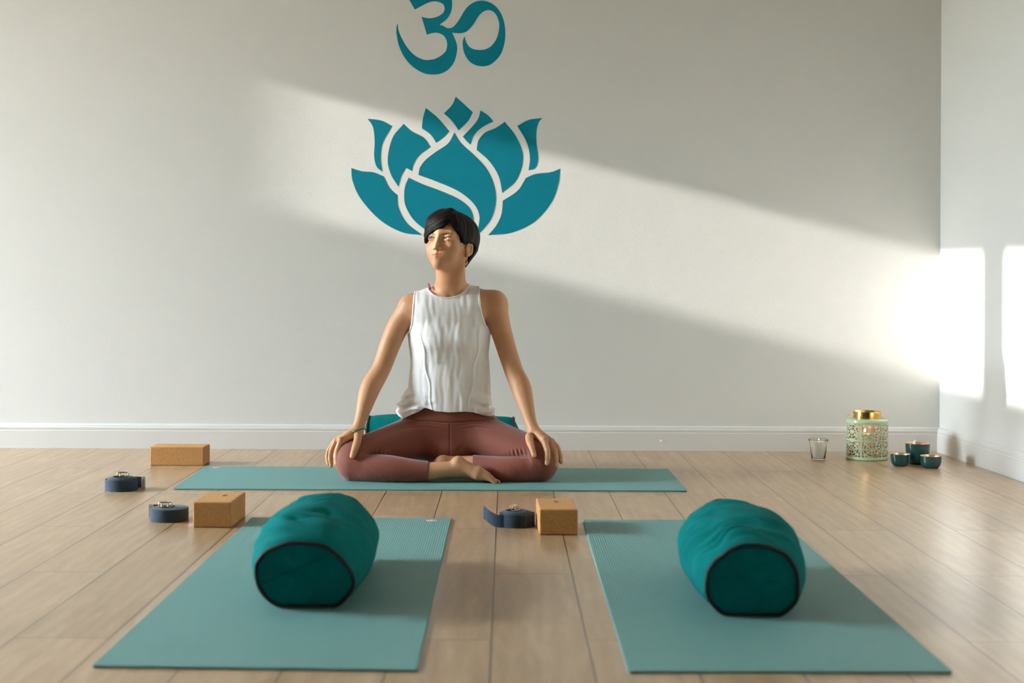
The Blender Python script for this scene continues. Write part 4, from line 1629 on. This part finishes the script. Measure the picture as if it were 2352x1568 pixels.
# face and ear openings
full = (np.array((-1, 5.0, 0.7)), np.array((1, 6.0, 1.1)))
HR.sub((lambda x, y, z: -hairline(x, y, z), full[0], full[1]), 0.006, 0.0)
HR.sub(ell((0.092, 0.010, -0.035), (0.030, 0.024, 0.027), f), 0.004)
HR.sub(ell((-0.088, 0.006, -0.034), (0.030, 0.019, 0.028), f), 0.004)


def strands(x, y, z):
    lx, ly, lz = f.to_local(x, y, z)
    s1 = lx * 0.45 - lz * 0.89 + 0.25 * ly
    ang = np.arctan2(lx, ly + 0.02)
    w = np.clip((lx - 0.025) / 0.02, 0, 1)
    n = 0.30 * np.sin(s1 * 760 + 2.6 * np.sin(ly * 60 + s1 * 90)) + 0.22 * np.sin(s1 * 1730 + 3 * np.sin(lx * 50)) + 0.6 * np.sin(s1 * 210 + 1.5 * np.sin(lx * 40)) + 0.5 * np.sin(s1 * 405 + 2 * np.sin(ly * 45))
    m = 0.28 * np.sin(ang * 46 + 2.6 * np.sin(lz * 40 + ang * 7)) + 0.22 * np.sin(ang * 93 + 3 * np.sin(lz * 30)) + 0.6 * np.sin(ang * 13 + 1.5 * np.sin(lz * 35)) + 0.5 * np.sin(ang * 24 + 2 * np.sin(lz * 28))
    return (0.0011 * (n * (1 - w) + m * w)).astype(np.float32)


HR.disp(strands, full[0], full[1])
P, Q = HR.mesh(0)
P, Q = keep_largest(P, Q)
M_HAIR = hair_material()
keep_world(np_mesh("hair", P, Q, [M_HAIR]))
del HR

# ---- white sleeveless top
VT = [(655, 945, 1118), (735, 944, 1118), (767, 939, 1121), (800, 941, 1120), (837, 942, 1124), (870, 938, 1126), (904, 935, 1127), (930, 930, 1129), (962, 926, 1131)]
ZT = [float(W(1030, v, 5.52)[2]) for v, _, _ in VT][::-1]
XA = [float(W(a, v, 5.52)[0]) for v, a, _ in VT][::-1]
XB = [float(W(b, v, 5.52)[0]) for v, _, b in VT][::-1]
ARMV = [(640, 954, 1098), (667, 952.5, 1100), (691, 951, 1102), (707, 950, 1104), (722, 949, 1107), (744, 946, 1114), (759, 941, 1122), (768, 936, 1128), (775, 925, 1140), (800, 800, 1260)]
ZA = [float(W(1030, v, 5.50)[2]) for v, _, _ in ARMV][::-1]
YA0 = [float(W(a, v, 5.50)[0]) for v, a, _ in ARMV][::-1]
YA1 = [float(W(b, v, 5.50)[0]) for v, _, b in ARMV][::-1]
NC_, NW_, NH_ = W(1026.5, 646, 5.48), 50 * 5.49 / FPX, 38 * 5.47 / FPX
HEM = [(900, 968), (925, 962), (945, 952), (962, 945), (975, 936), (985, 938), (1000, 943), (1030, 946), (1068, 944.5), (1090, 947), (1112, 955), (1132, 957), (1150, 957)]
HXU = [float(W(u, v, 5.46)[0]) for u, v in HEM]
HZV = [float(W(u, v, 5.46)[2]) for u, v in HEM]

SH = Field([(-0.42, 0.01, 0.0021)], [(5.38, 5.70, 0.0023)], [(0.20, 0.735, 0.0021)])


def loft(x, y, z):
    zz = z
    xa = np.interp(zz, ZT, XA).astype(np.float32)
    xb = np.interp(zz, ZT, XB).astype(np.float32)
    cx, a = (xa + xb) / 2, (xb - xa) / 2
    b = np.interp(zz, [0.2, 0.28, 0.40, 0.52, 0.60, 0.70], [0.116, 0.108, 0.098, 0.100, 0.090, 0.05]).astype(np.float32)
    n = 2.3
    r = (np.abs((x - cx) / a) ** n + np.abs((y - np.float32(5.548)) / b) ** n) ** (1 / n)
    d = (r - 1) * np.minimum(a, b)
    top = z - np.float32(0.66)
    return np.maximum(d, top).astype(np.float32)


def shirt_folds(x, y, z):
    d = np.clip((0.60 - z) / 0.35, 0, 1)
    xc = x + 0.205
    fr = np.clip((5.56 - y) / 0.06, 0, 1)
    rs = np.random.RandomState(5)
    o = 0.0
    for i in range(16):
        kx, kz, ph = rs.uniform(35, 175) * rs.choice((-1, 1)), rs.uniform(-26, 26), rs.uniform(0, 6.28)
        o = o + 0.066 / (abs(kx) + 25) * np.sin(kx * xc + kz * z + ph + 0.9 * np.sin(z * rs.uniform(12, 34) + ph * 2)) * (0.15 + 0.85 * d) * 0.55
    for i in range(6):
        kx, kz, ph = rs.uniform(160, 330), rs.uniform(-30, 30), rs.uniform(0, 6.28)
        o = o + 0.00022 * np.sin(kx * xc + kz * z + ph + 1.5 * np.sin(z * 40 + ph))
    # soft ledge under the bust
    o = o + 0.0045 * np.exp(-((z - 0.462) / 0.022) ** 2) * np.exp(-(xc / 0.10) ** 2)
    # gathers above the hem and at both side seams
    h = np.exp(-((z - 0.268) / 0.035) ** 2)
    o = o + 0.0050 * np.sin(z * 230 + xc * 26 * np.sign(xc) + 1.5 * np.sin(xc * 60)) * h * np.clip(np.abs(xc) / 0.10 - 0.45, 0, 1)
    o = o - 0.0032 * np.exp(-((np.abs(xc + 0.004 * np.sin(z * 50)) - (0.098 + 0.16 * np.clip(z - 0.46, -0.2, 0.2) ** 1)) / 0.0035) ** 2) * np.clip((0.58 - z) / 0.1, 0, 1)
    return (o * fr).astype(np.float32)


for p, k in torso_prims(0.0055):
    SH.add(p, k)
SH.add((loft, np.array((-0.42, 5.40, 0.2)), np.array((0.0, 5.70, 0.70))), 0.035)
for u in (1003, 1062):
    SH.add(ell(W(u, 786, 5.478), (0.050, 0.040, 0.048)), 0.05)
# bunched cloth at her right hip and the smaller gather at her left
for a, b, ra, rb in [(W(936, 905, 5.53), W(926, 935, 5.51), 0.016, 0.022), (W(926, 935, 5.51), W(934, 950, 5.475), 0.022, 0.020), (W(934, 950, 5.475), W(962, 938, 5.448), 0.018, 0.011),
                     (W(922, 945, 5.53), W(930, 953, 5.49), 0.020, 0.015), (W(1118, 938, 5.48), W(1128, 946, 5.52), 0.014, 0.013), (W(1095, 945, 5.455), W(1126, 949, 5.48), 0.008, 0.010)]:
    SH.add(cone(a, b, ra, rb), 0.014)
SH.disp(shirt_folds, (-0.5, 5.3, 0.1), (0.1, 5.8, 0.8))


def hem_cut(x, y, z):
    zf = np.interp(x, HXU, HZV).astype(np.float32)
    zf = zf + np.clip((y - 5.47) / 0.2, 0, 1) * np.float32(-0.02)
    return zf - z                                     # positive below the hem


def arm_cut(x, y, z):
    l = np.interp(z, ZA, YA0).astype(np.float32)
    r = np.interp(z, ZA, YA1).astype(np.float32)
    return np.maximum(l - x, x - r)                   # positive outside the armholes


def neck_cut(x, y, z):
    q = np.sqrt(((x - NC_[0]) / NW_) ** 2 + (np.minimum(z - NC_[2], 0) / NH_) ** 2)
    dq = (1 - q) * np.float32(NH_)
    backz = np.where(y > 5.56, z - np.float32(NC_[2] - 0.012), np.float32(1.0))
    return np.minimum(dq, backz)                      # positive inside the neck opening


sl, co = SH.block(np.array((-1, 5, 0)), np.array((1, 6, 1)))
base = SH.F.copy()
cut = np.maximum(np.maximum(hem_cut(*co), arm_cut(*co)), neck_cut(*co))
SH.F = np.maximum(base, cut.astype(np.float32))
for c_, r_ in ((arm_cut(*co), 0.0030), (neck_cut(*co), 0.0030)):
    SH.F = np.minimum(SH.F, (np.sqrt(base ** 2 + c_ ** 2) - r_).astype(np.float32))
P, Q = SH.mesh(1)
P, Q = keep_largest(P, Q)
M_SHIRT = fabric_material("white jersey", lin(242, 240, 238), 1100.0, 0.9, 0.2, 0.15, 0.02)
keep_world(np_mesh("tank_top", P, Q, [M_SHIRT]))
del SH, base, cut

# ---- leggings
LG = Field([(-0.68, 0.23, 0.0023)], [(5.24, 5.69, 0.0024)], [(0.0, 0.30, 0.0019)])
a, b = leg_prims(0.0, True)
for p, k in a:
    LG.add(p, k)
TH = LG.F.copy()
LG.F[:] = 0.12
for p, k in b:
    LG.add(p, 0.003)
CA = LG.F
sl, co = LG.block(np.array((-1, 5, -1)), np.array((1, 6, 1)))
dd = TH - CA
frontm = np.clip((5.44 - co[1]) / 0.05, 0, 1)
win = np.clip((co[0] - np.float32(W(826, 1050, 5.3)[0])) / 0.035, 0, 1) * np.clip((np.float32(W(1222, 1050, 5.3)[0]) - co[0]) / 0.035, 0, 1)
LG.F = smin(TH, CA, 0.004 + 0.026 * (1 - win)) + 0.0075 * np.exp(-(dd / 0.0055) ** 2) * frontm * win
# gathers on the thigh side of the crease
gl = np.exp(-((co[0] - np.float32(W(872, 1045, 5.3)[0])) / 0.032) ** 2) + 1.3 * np.exp(-((co[0] - np.float32(W(1190, 1040, 5.3)[0])) / 0.030) ** 2)
LG.F = LG.F + (0.0030 * gl * np.sin(co[0] * 420 + co[2] * 120 * np.sign(co[0] + 0.205)) * np.exp(-((dd + 0.012) / 0.010) ** 2) * frontm).astype(np.float32)
del TH, CA, dd


def leg_folds(x, y, z):
    xc = x + 0.205
    o = 0.0
    # waistband seam and creases running out from the hips
    zs = W(1030, 970, 5.45)[2] + 0.03 * (np.abs(xc) / 0.15) ** 2 * 0.3
    o = o + 0.0035 * np.exp(-((z - zs) / 0.0022) ** 2) * (np.abs(xc) < 0.16) * (y < 5.5)
    for i, (sl_, z0) in enumerate(((0.16, 0.205), (0.25, 0.193), (0.42, 0.176))):
        zz = z0 + sl_ * np.abs(xc) * 0.35 - 0.25 * np.clip(np.abs(xc) - 0.10, 0, 1)
        o = o + 0.0032 * np.exp(-((z - zz) / 0.0035) ** 2) * np.exp(-((np.abs(xc) - 0.10) / 0.06) ** 2) * (y < 5.55)
    o = o + 0.0022 * np.exp(-(xc / 0.0020) ** 2) * (y < 5.48) * (z < zs)
    return (o + 0 * y).astype(np.float32)


LG.disp(leg_folds, (-0.5, 5.2, 0.05), (0.1, 5.6, 0.30))
sl, co = LG.block(np.array((-1, 5, -1)), np.array((1, 6, 1)))
LG.F = np.maximum(LG.F, (co[2] - np.float32(0.286)) + 0 * co[0] + 0 * co[1])
P, Q = LG.mesh(1)
P, Q = keep_largest(P, Q)
P[:, 2] = np.maximum(P[:, 2], MT + 0.0002)
tint = np.ones((len(P), 4))
xs_ = P[:, 0] + 0.205
zl_ = np.interp(np.abs(xs_), [0.0, 0.15, 0.30, 0.40], [0.04, 0.095, 0.085, 0.09])
tint[:, :3] = np.clip((zl_ - P[:, 2]) / 0.004, 0, 1)[:, None]
M_LEG = leggings_material()
keep_world(np_mesh("leggings", P, Q, [M_LEG], None, tint))
del LG

# ---- small things she wears
M_GREEN = M("green beads", lin(24, 92, 58), 0.3).m
c = W(816, 991, 5.388)
axd = W(829, 962, 5.41) - W(820, 990, 5.386)
axd = axd / np.linalg.norm(axd)
tilt = np.array((-0.35, 0.1, 1.0))
tilt /= np.linalg.norm(tilt)
e1 = np.array((1.0, 0, 0)) - tilt * tilt[0]
e1 /= np.linalg.norm(e1)
e2 = np.cross(tilt, e1)
pts = [W(820, 989, 5.387) + 0.0280 * (math.cos(a) * e1 + math.sin(a) * e2) * (1.0 + 0.03 * math.sin(3 * a)) for a in [2 * math.pi * k / 72 for k in range(72)]]
V, Fc = tube(pts, [0.0021 + 0.0005 * (k % 2) for k in range(72)], 8, closed=True)
keep_world(mesh_obj("bracelet", V, Fc, M_GREEN))["label"] = "green beaded bracelet"
d = R_F[2][1][0] - R_F[2][0][0]
d /= np.linalg.norm(d)
cc = R_F[2][0][0] * 0.18 + R_F[2][1][0] * 0.82
e1 = np.cross(d, (0, 0, 1.0))
e1 /= np.linalg.norm(e1)
e2 = np.cross(d, e1)
V, Fc = tube([cc + 0.0092 * (math.cos(a) * e1 + math.sin(a) * e2) for a in [2 * math.pi * k / 32 for k in range(32)]], 0.0011, 8, closed=True)
keep_world(mesh_obj("finger_ring", V, Fc, M_GOLD))["label"] = "thin gold ring"
lobe = HD.w((0.0755, 0.000, -0.057))
V, Fc = [], []
for i, (dz, w) in enumerate(((-0.002, 0.0012), (-0.008, 0.0016), (-0.013, 0.0034), (-0.019, 0.0055), (-0.025, 0.0036), (-0.030, 0.0022))):
    A, B = lathe([(0.0003, -w), (w * 0.7, -w * 0.7), (w, 0), (w * 0.7, w * 0.7), (0.0003, w)], 12, True, True)
    n = len(V)
    V += [(lobe[0] + p[0], lobe[1] - 0.002 + p[1] * 0.5, lobe[2] + dz + p[2] * 1.15) for p in A]
    Fc += [tuple(i_ + n for i_ in q) for q in B]
keep_world(mesh_obj("earring", V, Fc, M_GOLD))["label"] = "dangling gold earring"
pts = [W(989, 662, 5.495), W(986, 657.5, 5.51), W(984, 654, 5.535), W(985, 652.5, 5.56)]
V, Fc = tube(pts, 0.0034, 8)
keep_world(mesh_obj("bra_strap", V, Fc, plain("raspberry strap", lin(150, 40, 72), 0.7)))["label"] = "raspberry strap under the top"
# ---------------------------------------------------------------- daylight and camera
w = bpy.data.worlds.new("World")
SC.world = w
w.use_nodes = True
bg = w.node_tree.nodes["Background"]
bg.inputs["Color"].default_value = SKYC
bg.inputs["Strength"].default_value = SKYS
for a, b in WINS:
    L = bpy.data.lights.new("window_portal", "AREA")
    L.shape = "RECTANGLE"
    L.size, L.size_y = b - a, WZ1 - WZ0
    L.cycles.is_portal = True
    o = bpy.data.objects.new("window_portal", L)
    o.location = (XL - TW - 0.01, (a + b) / 2, (WZ0 + WZ1) / 2)
    # area lights shine along local -Z: turn it towards +X
    o.rotation_euler = Matrix(((0, 0, -1), (1, 0, 0), (0, -1, 0))).to_euler()
    COL.objects.link(o)
S = bpy.data.lights.new("sun", "SUN")
S.energy = SUNE
S.color = (1.0, 0.965, 0.92)
S.angle = math.radians(0.45)
so = bpy.data.objects.new("sun", S)
so.rotation_euler = Vector((-1.0, -SUN_M, SUN_S)).to_track_quat("Z", "Y").to_euler()
so.location = (-8, 4, 5)
COL.objects.link(so)
P_ = bpy.data.lights.new("lantern_glow", "POINT")
P_.energy = 0.12
P_.color = (1.0, 0.62, 0.28)
P_.shadow_soft_size = 0.006
po = bpy.data.objects.new("lantern_glow", P_)
po.location = (lc[0] - 0.008, lc[1] + 0.005, 0.125)
COL.objects.link(po)

cam = bpy.data.cameras.new("camera")
cam.sensor_width = 36.0
cam.lens = 36.0 * FPX / 2352.0
cam.shift_x = (1176.0 - U0) / 2352.0
cam.shift_y = -(784.0 - V0) / 2352.0
cam.dof.use_dof = True
cam.dof.focus_distance = 5.36
cam.dof.aperture_fstop = 3.4
co_ = bpy.data.objects.new("camera", cam)
co_.matrix_world = Matrix.Translation((0, 0, HC)) @ Matrix.Rotation(math.pi / 2, 4, "X") @ Matrix.Rotation(RHO, 4, "Z")
COL.objects.link(co_)
SC.camera = co_
SC.view_settings.view_transform = "Standard"
SC.view_settings.look = "None"
SC.view_settings.gamma = 1.0
SC.view_settings.use_curve_mapping = False
SC.view_settings.exposure = EXPO
SC.cycles.use_denoising = True
SC.cycles.max_bounces = 12
SC.cycles.diffuse_bounces = 7
SC.cycles.sample_clamp_indirect = 10.0
